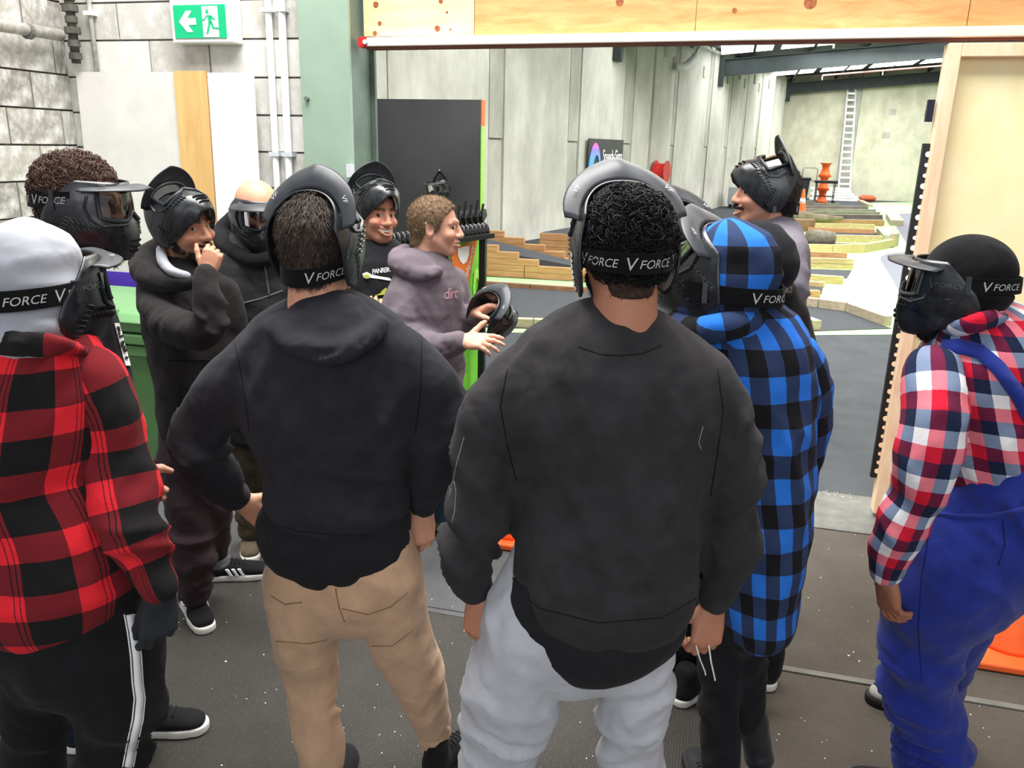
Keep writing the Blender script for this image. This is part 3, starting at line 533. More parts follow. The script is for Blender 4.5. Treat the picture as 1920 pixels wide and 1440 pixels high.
obj('body', MB().add([q+np.array(p) for p in ((-.24,-.25,.06),(.24,-.25,.06),(.24,.25,.06),(-.24,.25,.06),(-.30,-.32,.95),(.30,-.32,.95),(.30,.32,.95),(-.30,.32,.95))], [(0,3,2,1),(4,5,6,7),(0,1,5,4),(1,2,6,5),(2,3,7,6),(3,0,4,7)]), plain('bin_dark', '2b3436', 0.5), fb, bevel=0.02)
obj('lid', MB().box((q[0]-0.33, q[1]-0.36, 0.95), (q[0]+0.33, q[1]+0.34, 1.03)), M_black, fb, bevel=0.03)
for s in (-0.22, 0.22): obj('wheel', MB().tube([q+np.array((s-0.03, 0.2, 0.1)), q+np.array((s+0.03, 0.2, 0.1))], 0.1, 12), M_rub, fb)
q = F(1512, 380); ht = empty('hand_trolley', tuple(q), label='thin grey hand trolley frame beside the dark bin', cat='trolley')
obj('frame', MB().tube([q+np.array(p) for p in ((-.28,0,.04),(-.28,0,1.3),(-.22,0,1.36),(.22,0,1.36),(.28,0,1.3),(.28,0,.04))], 0.018, 6), M_grey2, ht)
obj('toe_plate', MB().box((q[0]-0.28, q[1]-0.25, 0.02), (q[0]+0.28, q[1], 0.04)), M_grey2, ht)
q = F(1560, 377); ss = empty('white_offcuts', tuple(q+np.array((0, 0.3, 0))), label='pile of white boards at the foot of the ladder', cat='boards')
for k in range(5): obj('board', MB().box((q[0]-0.9+0.1*(k % 2), q[1]+0.1, 0.02+0.11*k), (q[0]+1.1-0.12*k, q[1]+0.4, 0.11+0.11*k)), M_whitep, ss)
q = F(1625, 378); m = MB().tube([q+(-0.32, 0, 0.11), q+(-0.2, 0, 0.14), q+(0.2, 0, 0.14), q+(0.34, 0, 0.10)], [0.07, 0.13, 0.13, 0.07], 12); obj('duffel_bag', m, plain('bag_rust', 'b0573c', 0.8), label='rust coloured bag lying at the foot of the far wall', cat='bag', smooth=True)
la, lb = PY(1583, 360, 38.1), PY(1598, 152, 38.85); la[2] = 0
ld = empty('ladder', tuple(la), label='tall aluminium ladder leaning on the far wall', cat='ladder'); e = lb-la
for s, e_ in ((-0.24, 0), (0.24, 0)): obj('stile', MB().bar(la+(s, 0, 0.02), lb+(s*0.62, 0, 0), 0.06, 0.07), M_alu, ld)
for i in range(18): p = la+e*(i+0.6)/18.5; w = 0.24*(1-0.38*(i+0.6)/18.5); obj('rung', MB().bar(p-(w, 0, 0), p+(w, 0, 0), 0.06, 0.07), M_whitep, ld)
q = PW(1375, 385); q = F(1382, 390); gb_ = empty('grey_cabinet', tuple(q), label='low grey metal box on feet standing by the concrete panels', cat='box')
obj('body', MB().box((q[0]-0.35, q[1]-0.2, 0.12), (q[0]+0.35, q[1]+0.3, 0.72)), M_grey, gb_, bevel=0.02)
for s in (-0.25, 0.25): obj('foot', MB().box((q[0]+s-0.06, q[1]-0.15, 0.0), (q[0]+s+0.06, q[1]+0.2, 0.13)), M_rub, gb_)
# ------------------------------------------------------------------ cones beside the sliding door
q = np.array((1.26, 3.27, 0)); cone('traffic_cone', q, 0.72, 'scuffed orange traffic cone behind the man in blue overalls', bands=False)
q = np.array((1.78, 3.85, 0)); cone('traffic_cone', q, 0.72, 'second orange traffic cone at the right edge of the picture', bands=False)
q = F(957, 1012); pt = np.array((q[0], q[1], 0)); cone('marker_cone', pt, 0.42, 'small orange cone seen between the sweatshirt sleeve and waist')
# ================================================================== figure library: signed distance fields turned into meshes
f32 = np.float32
_T = np.random.RandomState(11).rand(32, 32, 32).astype(f32)
def vnoise(P, sc, seed=0):
    p = np.asarray(P, f32)*sc+seed*7.31; i = np.floor(p).astype(int); t = p-i; t = t*t*(3-2*t); out = 0
    for dx in (0, 1):
        for dy in (0, 1):
            for dz in (0, 1):
                w = (t[..., 0] if dx else 1-t[..., 0])*(t[..., 1] if dy else 1-t[..., 1])*(t[..., 2] if dz else 1-t[..., 2])
                out = out+w*_T[(i[..., 0]+dx) % 32, (i[..., 1]+dy) % 32, (i[..., 2]+dz) % 32]
    return out*2-1
def unit_(v): v = np.asarray(v, float); return v/max(np.linalg.norm(v), 1e-9)
class Fld:
    def __init__(s, lo, hi, h):
        s.h = h; s.lo = np.array(lo, float); n = np.ceil((np.array(hi)-s.lo)/h).astype(int)+1
        s.v = np.full(n, 0.3, f32); s.ax = [(s.lo[i]+np.arange(n[i])*h).astype(f32) for i in range(3)]
    def sub(s, lo, hi):
        sl = []
        for i in range(3):
            a = max(0, int((lo[i]-s.lo[i])/s.h)); b = min(s.v.shape[i], int((hi[i]-s.lo[i])/s.h)+2)
            if b <= a: return None, None
            sl.append(slice(a, b))
        sl = tuple(sl); return sl, (s.ax[0][sl[0]][:, None, None], s.ax[1][sl[1]][None, :, None], s.ax[2][sl[2]][None, None, :])
    def comb(s, sl, d, k, op):
        v = s.v[sl]
        if op == 's': v, d = -v, d
        m = np.minimum(v, d)
        if k: hh = np.maximum(k-np.abs(v-d), 0)/k; m = m-hh*hh*k*0.25
        s.v[sl] = -m if op == 's' else m
    def cap(s, a, b, ra, rb=None, k=0.01, op='u'):
        rb = ra if rb is None else rb; a = np.array(a, float); b = np.array(b, float); mg = max(ra, rb)+2*k+2*s.h
        sl, G = s.sub(np.minimum(a, b)-mg, np.maximum(a, b)+mg)
        if sl is None: return s
        ba = b-a; L2 = max(ba@ba, 1e-12); x, y, z = G[0]-f32(a[0]), G[1]-f32(a[1]), G[2]-f32(a[2])
        t = np.clip((x*f32(ba[0])+y*f32(ba[1])+z*f32(ba[2]))/f32(L2), 0, 1)
        d = np.sqrt((x-t*f32(ba[0]))**2+(y-t*f32(ba[1]))**2+(z-t*f32(ba[2]))**2)-(f32(ra)+f32(rb-ra)*t); s.comb(sl, d, k, op); return s
    def ell(s, c, r, k=0.01, op='u'):
        c = np.array(c, float); r = np.array(r, float); mg = 2*k+2*s.h; sl, G = s.sub(c-r-mg, c+r+mg)
        if sl is None: return s
        x, y, z = [(G[i]-f32(c[i])) for i in range(3)]
        k0 = np.sqrt((x/f32(r[0]))**2+(y/f32(r[1]))**2+(z/f32(r[2]))**2); k1 = np.sqrt((x/f32(r[0]**2))**2+(y/f32(r[1]**2))**2+(z/f32(r[2]**2))**2)+f32(1e-4)
        s.comb(sl, k0*(k0-1)/k1, k, op); return s
    def loft(s, L, k=0.02, op='u'):
        mg = 2*k+3*s.h; lo, hi = L.bounds(mg); sl, G = s.sub(lo, hi)
        if sl is None: return s
        T = np.full(tuple(q.stop-q.start for q in sl), 0.3, f32)
        for g in L.seg:
            m = max(g['r0'].max(), g['r1'].max())+mg; l2 = np.minimum(g['a'], g['b'])-m; h2 = np.maximum(g['a'], g['b'])+m; s2, G2 = s.sub(l2, h2)
            if s2 is None: continue
            loc = tuple(slice(max(q.start-p.start, 0), max(min(q.stop-p.start, p.stop-p.start), 0)) for q, p in zip(s2, sl))
            G2 = (s.ax[0][sl[0]][loc[0]][:, None, None], s.ax[1][sl[1]][loc[1]][None, :, None], s.ax[2][sl[2]][loc[2]][None, None, :])
            d = L.dist(g, *G2)[0]; T[loc] = np.minimum(T[loc], d)
        s.comb(sl, T, k, op); return s
    def keep(s, fn):     # intersect with fn(x,y,z) < 0
        s.v = np.maximum(s.v, fn(s.ax[0][:, None, None], s.ax[1][None, :, None], s.ax[2][None, None, :]).astype(f32)); return s
    def mesh(s):
        v = s.v; v = v.copy()
        for a in range(3):
            i = [slice(None)]*3; i[a] = 0; v[tuple(i)] = np.maximum(v[tuple(i)], 0.01); i[a] = -1; v[tuple(i)] = np.maximum(v[tuple(i)], 0.01)
        S = v < 0; n = np.array(v.shape)-1
        cs = [(a, b, c) for a in (0, 1) for b in (0, 1) for c in (0, 1)]
        cnt = sum(S[a:n[0]+a, b:n[1]+b, c:n[2]+c].astype(np.int8) for a, b, c in cs); act = (cnt > 0) & (cnt < 8)
        idx = np.argwhere(act); mp = np.full(act.shape, -1, np.int32); mp[act] = np.arange(len(idx))
        val = np.stack([v[idx[:, 0]+a, idx[:, 1]+b, idx[:, 2]+c] for a, b, c in cs], 1); acc = np.zeros((len(idx), 3)); num = np.zeros(len(idx))
        for i in range(8):
            for j in range(i+1, 8):
                ci, cj = np.array(cs[i]), np.array(cs[j])
                if abs(ci-cj).sum() != 1: continue
                x = (val[:, i] < 0) != (val[:, j] < 0); t = val[x, i]/(val[x, i]-val[x, j]); acc[x] += ci+(cj-ci)*t[:, None]; num[x] += 1
        V = (idx+acc/num[:, None])*s.h+s.lo; Q = []
        for a in range(3):
            b, c = (a+1) % 3, (a+2) % 3; lo = [slice(None)]*3; hi = [slice(None)]*3; lo[a] = slice(0, -1); hi[a] = slice(1, None)
            A, B = S[tuple(lo)], S[tuple(hi)]; e = np.argwhere(A != B); e = e[(e[:, b] > 0) & (e[:, c] > 0) & (e[:, b] < n[b]) & (e[:, c] < n[c])]
            ins = A[e[:, 0], e[:, 1], e[:, 2]]
            def at_(db, dc): q = e.copy(); q[:, b] += db; q[:, c] += dc; return mp[q[:, 0], q[:, 1], q[:, 2]]
            q = np.stack([at_(-1, -1), at_(0, -1), at_(0, 0), at_(-1, 0)], 1); q[~ins] = q[~ins][:, ::-1]; Q.append(q)
        return V, np.concatenate(Q)
def vnormals(V, Q):
    n = np.cross(V[Q[:, 2]]-V[Q[:, 0]], V[Q[:, 3]]-V[Q[:, 1]]); N = np.zeros_like(V)
    for i in range(4): np.add.at(N, Q[:, i], n)
    return N/np.maximum(np.linalg.norm(N, axis=1), 1e-12)[:, None]
class Loft:
    """tapering tube with elliptical sections; stations = (centre, side vector, half width, half depth)"""
    def __init__(s, st, flat=(0, 0), sub=3):
        C = np.array([q[0] for q in st], float); S = np.array([unit_(q[1]) for q in st]); Rr = np.array([(q[2], q[3]) for q in st], float); n = len(st)
        def cr(A, i, t):
            p0, p1, p2, p3 = A[max(i-1, 0)], A[i], A[i+1], A[min(i+2, n-1)]
            return 0.5*((2*p1)+(-p0+p2)*t+(2*p0-5*p1+4*p2-p3)*t*t+(-p0+3*p1-3*p2+p3)*t**3)
        c, sd, r = [], [], []
        for i in range(n-1):
            for k in range(sub): t = k/sub; c.append(cr(C, i, t)); sd.append(unit_(S[i]*(1-t)+S[i+1]*t)); r.append(np.maximum(cr(Rr, i, t), 0.004))
        c.append(C[-1]); sd.append(S[-1]); r.append(Rr[-1]); s.c = np.array(c); s.r = np.array(r); s.seg = []; arc = 0.0
        for i in range(len(c)-1):
            a, b = s.c[i], s.c[i+1]; L = np.linalg.norm(b-a); t = (b-a)/max(L, 1e-9); side = sd[i]+sd[i+1]; side = unit_(side-t*(side@t))
            s.seg.append(dict(a=a, b=b, L=L, t=t, sd=side, fr=unit_(np.cross(t, side)), r0=s.r[i], r1=s.r[i+1], s0=arc, e0=(0.008 if flat[0] and i == 0 else 0), e1=(0.008 if flat[1] and i == len(c)-2 else 0))); arc += L
        s.flat = flat; s.len = arc; s.rm = float(np.sqrt((s.r**2).mean()))
    def bounds(s, mg): m = s.r.max()+mg; return s.c.min(0)-m, s.c.max(0)+m
    def dist(s, g, X, Y, Z):
        a = g['a']; x, y, z = X-f32(a[0]), Y-f32(a[1]), Z-f32(a[2]); dot = lambda v: x*f32(v[0])+y*f32(v[1])+z*f32(v[2])
        al = dot(g['t']); t = np.clip(al/f32(g['L']), 0, 1); ax = al-t*f32(g['L']); su = dot(g['sd']); fr = dot(g['fr'])
        rs = f32(g['r0'][0])+f32(g['r1'][0]-g['r0'][0])*t; rf = f32(g['r0'][1])+f32(g['r1'][1]-g['r0'][1])*t; rm = np.minimum(rs, rf)
        if g['e0'] or g['e1']:
            k0 = np.sqrt((su/rs)**2+(fr/rf)**2); k1 = np.sqrt((su/rs**2)**2+(fr/rf**2)**2)+f32(1e-4); d = k0*(k0-1)/k1
            if g['e0']: d = np.where(al < 0, np.maximum(d, -al), d)
            if g['e1']: d = np.where(al > g['L'], np.maximum(d, al-f32(g['L'])), d)
            if not (g['e0'] and g['e1']):
                ax2 = np.where(al < 0, ax, 0) if g['e1'] else np.where(al > 0, ax, 0)
                d = np.where(ax2 != 0, np.maximum(d, np.sqrt(ax2**2+su**2+fr**2)-rm), d)
        else:
            k0 = np.sqrt((su/rs)**2+(fr/rf)**2+(ax/rm)**2); k1 = np.sqrt((su/rs**2)**2+(fr/rf**2)**2+(ax/rm**2)**2)+f32(1e-4); d = k0*(k0-1)/k1
        return d, t, su, fr, rs, rf
    def param(s, P):
        Ds, Ss, A, B = [], [], [], []
        for g in s.seg:
            d, t, su, fr, rs, rf = s.dist(g, P[:, 0], P[:, 1], P[:, 2]); Ds.append(d); Ss.append(g['s0']+t*g['L']); A.append(su/rs); B.append(fr/rf)
        Ds = np.array(Ds); best = Ds.min(0); w = np.exp(-np.minimum((Ds-best)/0.012, 40)); w /= w.sum(0)
        return best, (w*np.array(Ss)).sum(0), np.arctan2((w*np.array(A)).sum(0), (w*np.array(B)).sum(0))
def qmesh(name, V, Q, mat, parent, uv=None, col=None, **k):
    me = mesh_np(name, V, Q); me.polygons.foreach_set('use_smooth', np.ones(len(Q), bool))
    if uv is not None:
        l = me.uv_layers.new(name='UVMap'); l.data.foreach_set('uv', uv.astype(f32).ravel())
    if col is not None:
        a = me.color_attributes.new('Col', 'FLOAT_COLOR', 'POINT'); c4 = np.ones((len(V), 4), f32); c4[:, :3] = col; a.data.foreach_set('color', c4.ravel())
    me.materials.append(mat); o = bpy.data.objects.new(name, me); place(o, parent); return setp(o, **k)
def garment(name, parent, mat, lofts, h=0.011, k=0.03, carve=(), ells=(), folds=(), wr=0.006, seed=0, uv=False, uvs=None, thick=None, **kw):
    """lofts: list of Loft; folds: (loft index, s, width, amplitude, wavelength, tilt)"""
    lo = np.min([L.bounds(0.03)[0] for L in lofts]+[np.array(e[0])-np.array(e[1])-0.03 for e in ells], axis=0); hi = np.max([L.bounds(0.03)[1] for L in lofts]+[np.array(e[0])+np.array(e[1])+0.03 for e in ells], axis=0)
    f = Fld(lo, hi, h)
    for i, L in enumerate(lofts): f.loft(L, k if i else 0)
    for e in ells: f.ell(e[0], e[1], k)
    for c in carve:
        if len(c) == 2: f.ell(c[0], c[1], 0.006, 's')
        else: f.cap(c[0], c[1], c[2], c[3], 0.006, 's')
    V, Q = f.mesh(); N = vnormals(V, Q); par = [L.param(V) for L in lofts]; D = np.stack([p[0] for p in par], 1); who = D.argmin(1); sw_ = np.exp(-np.minimum((D-D.min(1)[:, None])/0.014, 40)); sw_ /= sw_.sum(1)[:, None]
    n1 = vnoise(V, 9, seed); n2 = vnoise(V, 21, seed+1); disp = wr*(0.9*n1+0.5*n2); ca = math.radians(28 if seed % 2 else -28); Rt = np.array(((math.cos(ca), 0, math.sin(ca)), (0, 1, 0), (-math.sin(ca), 0, math.cos(ca))))
    if wr >= 0.004: disp = disp+0.0075*(0.42-np.abs(vnoise((V@Rt)*np.array((13., 10., 4.2)), 1.0, seed+21))*1.7)+0.004*(0.42-np.abs(vnoise((V@Rt.T)*np.array((24., 18., 8.)), 1.0, seed+33))*1.7)
    for li, s0, w, amp, lam, tilt in folds:
        _, S, TH = par[li]; m = sw_[:, li]**2*np.exp(-((S-s0)/w)**2)*np.clip(0.7+0.9*vnoise(V, 4, seed+li+3), 0, 1.5); an = math.radians(tilt*25); Uc = TH*lofts[li].rm
        q = np.stack([(S*math.cos(an)-Uc*math.sin(an))/lam, (S*math.sin(an)+Uc*math.cos(an))/(lam*3.2), 0*S+seed*1.7+li], 1)
        disp = disp+(2.4 if name in ('joggers', 'sweatpants', 'blue_overalls', 'trousers', 'black_jeans', 'jeans') else 2.1)*amp*m*(0.9-2.6*np.abs(vnoise(q, 1.0, seed+li))**0.8)
    ed = np.ones(len(V))
    for i, L in enumerate(lofts):
        q = who == i; S = par[i][1][q]; e = np.full(len(S), 1.0)
        if L.flat[0]: e = np.minimum(e, S/0.05)
        if L.flat[1]: e = np.minimum(e, (L.len-S)/0.05)
        ed[q] = np.clip(e, 0.08, 1)
    V = V+N*(disp*ed*np.clip(1.25-np.abs(N[:, 2]), 0.1, 1))[:, None]; V[:, 2] = np.maximum(V[:, 2], 0.02)
    U = None
    if uv == 'long':
        U = np.stack([par[0][1][Q], 2.0-V[Q][:, :, 2]+V[Q][:, :, 1]*0.5], 2)
    elif uv:
        cen = who[Q]; fc = np.array([np.bincount(r, minlength=len(lofts)).argmax() for r in cen]) if len(lofts) > 1 else np.zeros(len(Q), int); U = np.zeros((len(Q), 4, 2))
        for i, L in enumerate(lofts):
            q = fc == i; Rm, off, rev = (uvs[i] if uvs else (L.rm, 0, 0)); th = par[i][2][Q[q]]; d = th-th[:, :1]; th = np.where(d > np.pi, th-2*np.pi, np.where(d < -np.pi, th+2*np.pi, th))
            U[q, :, 0] = th*Rm+off; U[q, :, 1] = (par[i][1][Q[q]] if i or rev is None else 2.0-V[Q[q]][:, :, 2])+(rev or 0)
    return qmesh(name, V, Q, mat, parent, U, **kw)
# ------------------------------------------------------------------ fabrics and skin
def fabric(name, h, var=0.18, rough=0.95, sheen=0.04, weave=900, bump=0.12, spec=0.1):
    if name in MATS: return MATS[name]
    t = NT(name); c = hexc(h); n = t.noise(14, 5, 0.65); w = t.noise(weave, 2, 0.5)
    col = t.ramp(n, tuple(x*(1-var) for x in c), tuple(x*(1+var) for x in c), 0.3, 0.7); wk = t.noise(11, 2, 0.45, None, 0.35); b1 = t.n('Bump'); b1.inputs['Strength'].default_value = 0.4; b1.inputs['Distance'].default_value = 0.03; t.l(wk, b1.inputs['Height'])
    b2 = t.n('Bump'); b2.inputs['Strength'].default_value = bump; b2.inputs['Distance'].default_value = 0.002; t.l(w, b2.inputs['Height']); t.l(b1.outputs[0], b2.inputs['Normal']); t.l(b2.outputs[0], t.b.inputs['Normal'])
    MATS[name] = t.done(col, rough, spec, 0, sheen); return MATS[name]
def plaid(name, cols, pu, pv, off=(0.0, 0.0), thin=None, fuzz=0.006):
    """bands woven both ways; cols = 3x3 table of colours by (u band, v band) codes, pu/pv = list of (width, code)"""
    t = NT(name); uv = t.n('UVMap'); uv.uv_map = 'UVMap'; nz = t.n('TexNoise'); nz.inputs['Scale'].default_value = 260; t.l(t.coord(), nz.inputs['Vector'])
    ad = t.n('VectorMath', operation='MULTIPLY_ADD'); t.l(nz.outputs['Color'], ad.inputs[0]); ad.inputs[1].default_value = (fuzz*0.5,)*3; t.l(uv.outputs[0], ad.inputs[2])
    x = t.n('SeparateXYZ'); t.l(ad.outputs[0], x.inputs[0])
    def code(s, per, o):
        tot = sum(w for w, _ in per); fr = t.math('FRACT', t.math('DIVIDE', t.math('ADD', s, o+50*tot), tot)); r = t.n('ValToRGB'); r.color_ramp.interpolation = 'CONSTANT'; e = r.color_ramp.elements; p = 0.0
        for i, (w, cd) in enumerate(per):
            q = e[0] if i == 0 else (e[1] if i == 1 else e.new(min(p/tot, 1))); q.position = min(p/tot, 1); q.color = (cd, cd, cd, 1); p += w
        t.l(fr, r.inputs[0]); return r.outputs[0]
    a, b = code(x.outputs[0], pu, off[0]), code(x.outputs[1], pv, off[1])
    if isinstance(cols[0], str): c = t.mix(b, t.mix(a, hexc(cols[0]), hexc(cols[1])), t.mix(a, hexc(cols[1]), hexc(cols[2])))       # dark / mixed / bright
    else:
        def mixn(cs, f):    # piecewise over codes 0, .5, 1
            return t.mix(t.math('GREATER_THAN', f, 0.75), t.mix(t.math('GREATER_THAN', f, 0.25), hexc(cs[0]), hexc(cs[1])), hexc(cs[2]))
        rows = [mixn(r, a) for r in cols]; c = t.mix(t.math('GREATER_THAN', b, 0.75), t.mix(t.math('GREATER_THAN', b, 0.25), rows[0], rows[1]), rows[2])
    n = t.noise(500, 3, 0.6); c = t.mix(t.rng(n, 0.4, 0.75, 0, 0.22), c, hexc('2b2b2e')); t.bump(n, 0.25, 0.003)
    return t.done(c, 0.95, 0.08, 0, 0.03)
def skin_mat():
    t = NT('skin'); a = t.n('Attribute'); a.attribute_name = 'Col'; n = t.noise(60, 4, 0.6)
    c = t.mix(t.rng(n, 0.4, 0.75, 0, 0.18), a.outputs['Color'], hexc('b05a48')); t.bump(t.noise(420, 3), 0.12, 0.001)
    t.b.inputs['Subsurface Weight'].default_value = 0.06; t.b.inputs['Subsurface Radius'].default_value = (0.01, 0.004, 0.002)
    return t.done(c, 0.5, 0.35)
M_skin = skin_mat()
def hair_mat(name, a, b):
    t = NT(name); n = t.noise(70, 4, 0.6); c = t.ramp(n, hexc(a), hexc(b)); t.bump(t.noise(240, 3), 0.4, 0.003); return t.done(c, 0.65, 0.25)
M_hblack = hair_mat('black_hair', '0b0b0c', '201e1e'); M_hdark = hair_mat('dark_brown_hair', '241c18', '4a3e35'); M_hbrown = hair_mat('curly_brown_hair', '3a2a24', '6a5045'); M_hlight = hair_mat('light_brown_hair', '5d4836', '8c7258')
M_beard = hair_mat('dark_beard', '120f0e', '2b221e')
def eye_mat():
    t = NT('eye'); x = t.n('SeparateXYZ'); t.l(t.coord('Generated'), x.inputs[0])
    dx = t.math('SUBTRACT', x.outputs[0], 0.5); dz = t.math('SUBTRACT', x.outputs[2], 0.5); r = t.math('SQRT', t.math('ADD', t.math('MULTIPLY', dx, dx), t.math('MULTIPLY', dz, dz)))
    return t.done(t.mix(t.math('LESS_THAN', r, 0.36), hexc('c9bdb4'), hexc('2a1a12')), 0.15, 0.5)
M_eye = eye_mat(); M_teeth = plain('teeth', 'f0ece2', 0.3, 0.03)
# ------------------------------------------------------------------ placing a figure: vertical plane at distance D facing the camera
PN = np.array([-0.247, 0.969])
class Fig:
    def __init__(s, D): s.D = D
    def J(s, px, py, o=0.0):
        r = ray(px, py); return CC+r*((s.D+o)/(PN@r[:2]))
    def ppm(s, px, py, o=0.0):       # pixels per metre at that point
        p = s.J(px, py, o)-CC; return FPX/float((CM.T@p)[2])
    def rows(s, R, flat=(1, 1), sub=3):
        st = []
        for q in R:
            o = q[5] if len(q) > 5 else 0.0; a, b = s.J(q[0], q[1], o), s.J(q[2], q[3], o); st.append(((a+b)/2, b-a, np.linalg.norm(b-a)/2, q[4]))
        return Loft(st, flat, sub)
    def limb(s, R, flat=(0, 1), ratio=1.0, sub=3):
        P = [s.J(q[0], q[1], q[3] if len(q) > 3 else 0.0) for q in R]; st = []
        for i, q in enumerate(R):
            t = P[min(i+1, len(P)-1)]-P[max(i-1, 0)]; sd = np.cross(t, [PN[0], PN[1], 0]); 
            if sd[0] < 0: sd = -sd
            r = q[2]/s.ppm(q[0], q[1], q[3] if len(q) > 3 else 0.0); st.append((P[i], sd, r, r*(q[4] if len(q) > 4 else ratio)))
        return Loft(st, flat, sub)
def frame(o, heading, pitch=0, roll=0, sc=1.0):
    a = math.radians(heading); f = np.array([math.sin(a), math.cos(a), 0]); r = np.array([math.cos(a), -math.sin(a), 0]); u = np.array([0, 0, 1.0])
    p = math.radians(pitch); f, u = f*math.cos(p)+u*math.sin(p), u*math.cos(p)-f*math.sin(p)
    q = math.radians(roll); r, u = r*math.cos(q)-u*math.sin(q), u*math.cos(q)+r*math.sin(q)
    M = np.eye(4); M[:3, 0] = r*sc; M[:3, 1] = f*sc; M[:3, 2] = u*sc; M[:3, 3] = o; return M
def xf(M, V): return np.asarray(V)@M[:3, :3].T+M[:3, 3]
# ------------------------------------------------------------------ head, face
def head_mesh(skin, smile=0.0, beard=None, brow='2a1f1a', neck=0.058, neck_len=0.13, h=0.0038, face=True, stub=None, must=None):
    f = Fld((-0.105, -0.135, -0.24), (0.105, 0.145, 0.135), h)
    f.ell((0, -0.012, 0.032), (0.076, 0.098, 0.086), 0).ell((0, 0.026, -0.035), (0.062, 0.068, 0.082), 0.03)
    f.cap((0, 0.066, -0.098), (0, 0.058, -0.09), 0.026, 0.03, 0.02)
    for s in (-1, 1):
        f.cap((s*0.056, 0.0, -0.05), (s*0.022, 0.062, -0.098), 0.020, 0.020, 0.02); f.ell((s*0.040, 0.066, -0.03), (0.025, 0.022+0.006*smile, 0.022), 0.02)
        f.ell((s*0.078, -0.010, -0.012), (0.010, 0.019, 0.034), 0.006); f.ell((s*0.086, -0.006, -0.006), (0.007, 0.010, 0.019), 0.004, 's'); f.cap((s*0.078, -0.022, -0.0), (s*0.084, -0.026, 0.018), 0.006, 0.006, 0.006)
        f.cap((s*0.014, 0.090, 0.022), (s*0.048, 0.074, 0.020), 0.010, 0.009, 0.012)
        if face: f.ell((s*0.031, 0.103, 0.003), (0.016, 0.018, 0.0075-0.002*smile), 0.007, 's')
        f.ell((s*0.013, 0.100, -0.036), (0.010, 0.011, 0.009), 0.007)
    f.cap((0, 0.092, 0.012), (0, 0.112, -0.030), 0.008, 0.012, 0.012); f.ell((0, 0.112, -0.034), (0.013, 0.010, 0.010), 0.006)
    f.ell((0, 0.084, -0.068), (0.030, 0.020, 0.018), 0.015)
    if face:
        w = 0.022+0.008*smile; n = 6
        for i in range(n):
            a, b = [(-1+2*j/n) for j in (i, i+1)]; z = lambda u: -0.068+0.012*smile*u*u; y = lambda u: 0.105-0.018*u*u
            f.cap((w*a, y(a)+0.001, z(a)), (w*b, y(b)+0.001, z(b)), 0.0035+0.007*smile*(1-((a+b)/2)**2), None, 0.004, 's')
            f.cap((w*a, y(a), z(a)-0.007-0.009*smile*(1-a*a)), (w*b, y(b), z(b)-0.007-0.009*smile*(1-b*b)), 0.0055, None, 0.005); f.cap((w*a, y(a), z(a)+0.007+0.004*smile*(1-a*a)), (w*b, y(b), z(b)+0.007+0.004*smile*(1-b*b)), 0.004, None, 0.005)
    f.cap((0, -0.022, -0.05), (0, -0.035, -0.06-neck_len), neck, neck*1.12, 0.025)
    V, Q = f.mesh(); C = np.tile(np.array(hexc(skin)), (len(V), 1)); x, y, z = V.T
    if face:
        lip = (np.abs(x) < 0.033) & (y > 0.085) & (np.abs(z+0.068) < 0.018); d = np.exp(-((z+0.069)/0.010)**2-(x/0.026)**2)*(y > 0.085); C = C*(1-d[:, None]*0.5)+np.array(hexc('a8503f'))*d[:, None]*0.5
        inn = (np.abs(x) < 0.03) & (y > 0.07) & (y < 0.0985-0.02*(x/0.03)**2) & (np.abs(z+0.068) < 0.012); C[inn] = hexc('4a1512')
        b = (y > 0.05) & (np.abs(z-0.027+0.2*(np.abs(x)-0.03)**2/0.03) < 0.0065) & (np.abs(x) > 0.010) & (np.abs(x) < 0.054); C[b] = C[b]*0.2+np.array(hexc(brow))*0.8
        red = np.exp(-((np.abs(x)-0.042)/0.022)**2-((z+0.03)/0.025)**2)*(y > 0.04); C = C*(1-0.25*red[:, None])+np.array(hexc('c8604c'))*0.25*red[:, None]
    if stub:
        jaw = np.clip((-0.045-z+0.35*np.maximum(0, 0.05-y))/0.02, 0, 1)*(z > -0.14)*(y > -0.01)*np.clip((np.abs(z+0.068)+np.abs(x)*0.4)/0.02, 0.2, 1); up = np.exp(-((z+0.052)/0.007)**2-(x/0.03)**2)*(y > 0.08)
        d = np.clip(jaw+up, 0, 1)*stub[1]; C = C*(1-d[:, None])+np.array(hexc(stub[0]))*d[:, None]
    ear = np.abs(x) > 0.080; C[ear] = C[ear]*0.85+np.array(hexc('c0604c'))*0.15
    return V, Q, C
def zl(y, tab): return np.interp(y, [t[0] for t in tab], [t[1] for t in tab])
HAIRLINE = [(-0.13, -0.088), (-0.06, -0.078), (-0.035, -0.03), (-0.012, 0.022), (0.008, -0.02), (0.022, -0.012), (0.045, 0.05), (0.07, 0.078), (0.13, 0.085)]
def hair_cap(th=0.010, line=HAIRLINE, rough=0.0, sc=30, h=0.0045, seed=0, top=1.0):
    f = Fld((-0.13, -0.16, -0.12), (0.13, 0.14, 0.19), h)
    f.ell((0, -0.012, 0.032), (0.076+th, 0.098+th, 0.086+th*top), 0).cap((0, -0.045, -0.02), (0, -0.048, -0.075), 0.058+th*0.5, 0.052+th*0.3, 0.02).ell((0, 0.026, -0.035), (0.062+th, 0.05, 0.082), 0.02)
    f.keep(lambda x, y, z: (zl(y, line)-z)+0*x)
    V, Q = f.mesh()
    if rough: N = vnormals(V, Q); V = V+N*(rough*(vnoise(V, sc, seed)+0.6*vnoise(V, sc*2.1, seed+1)))[:, None]
    return V, Q
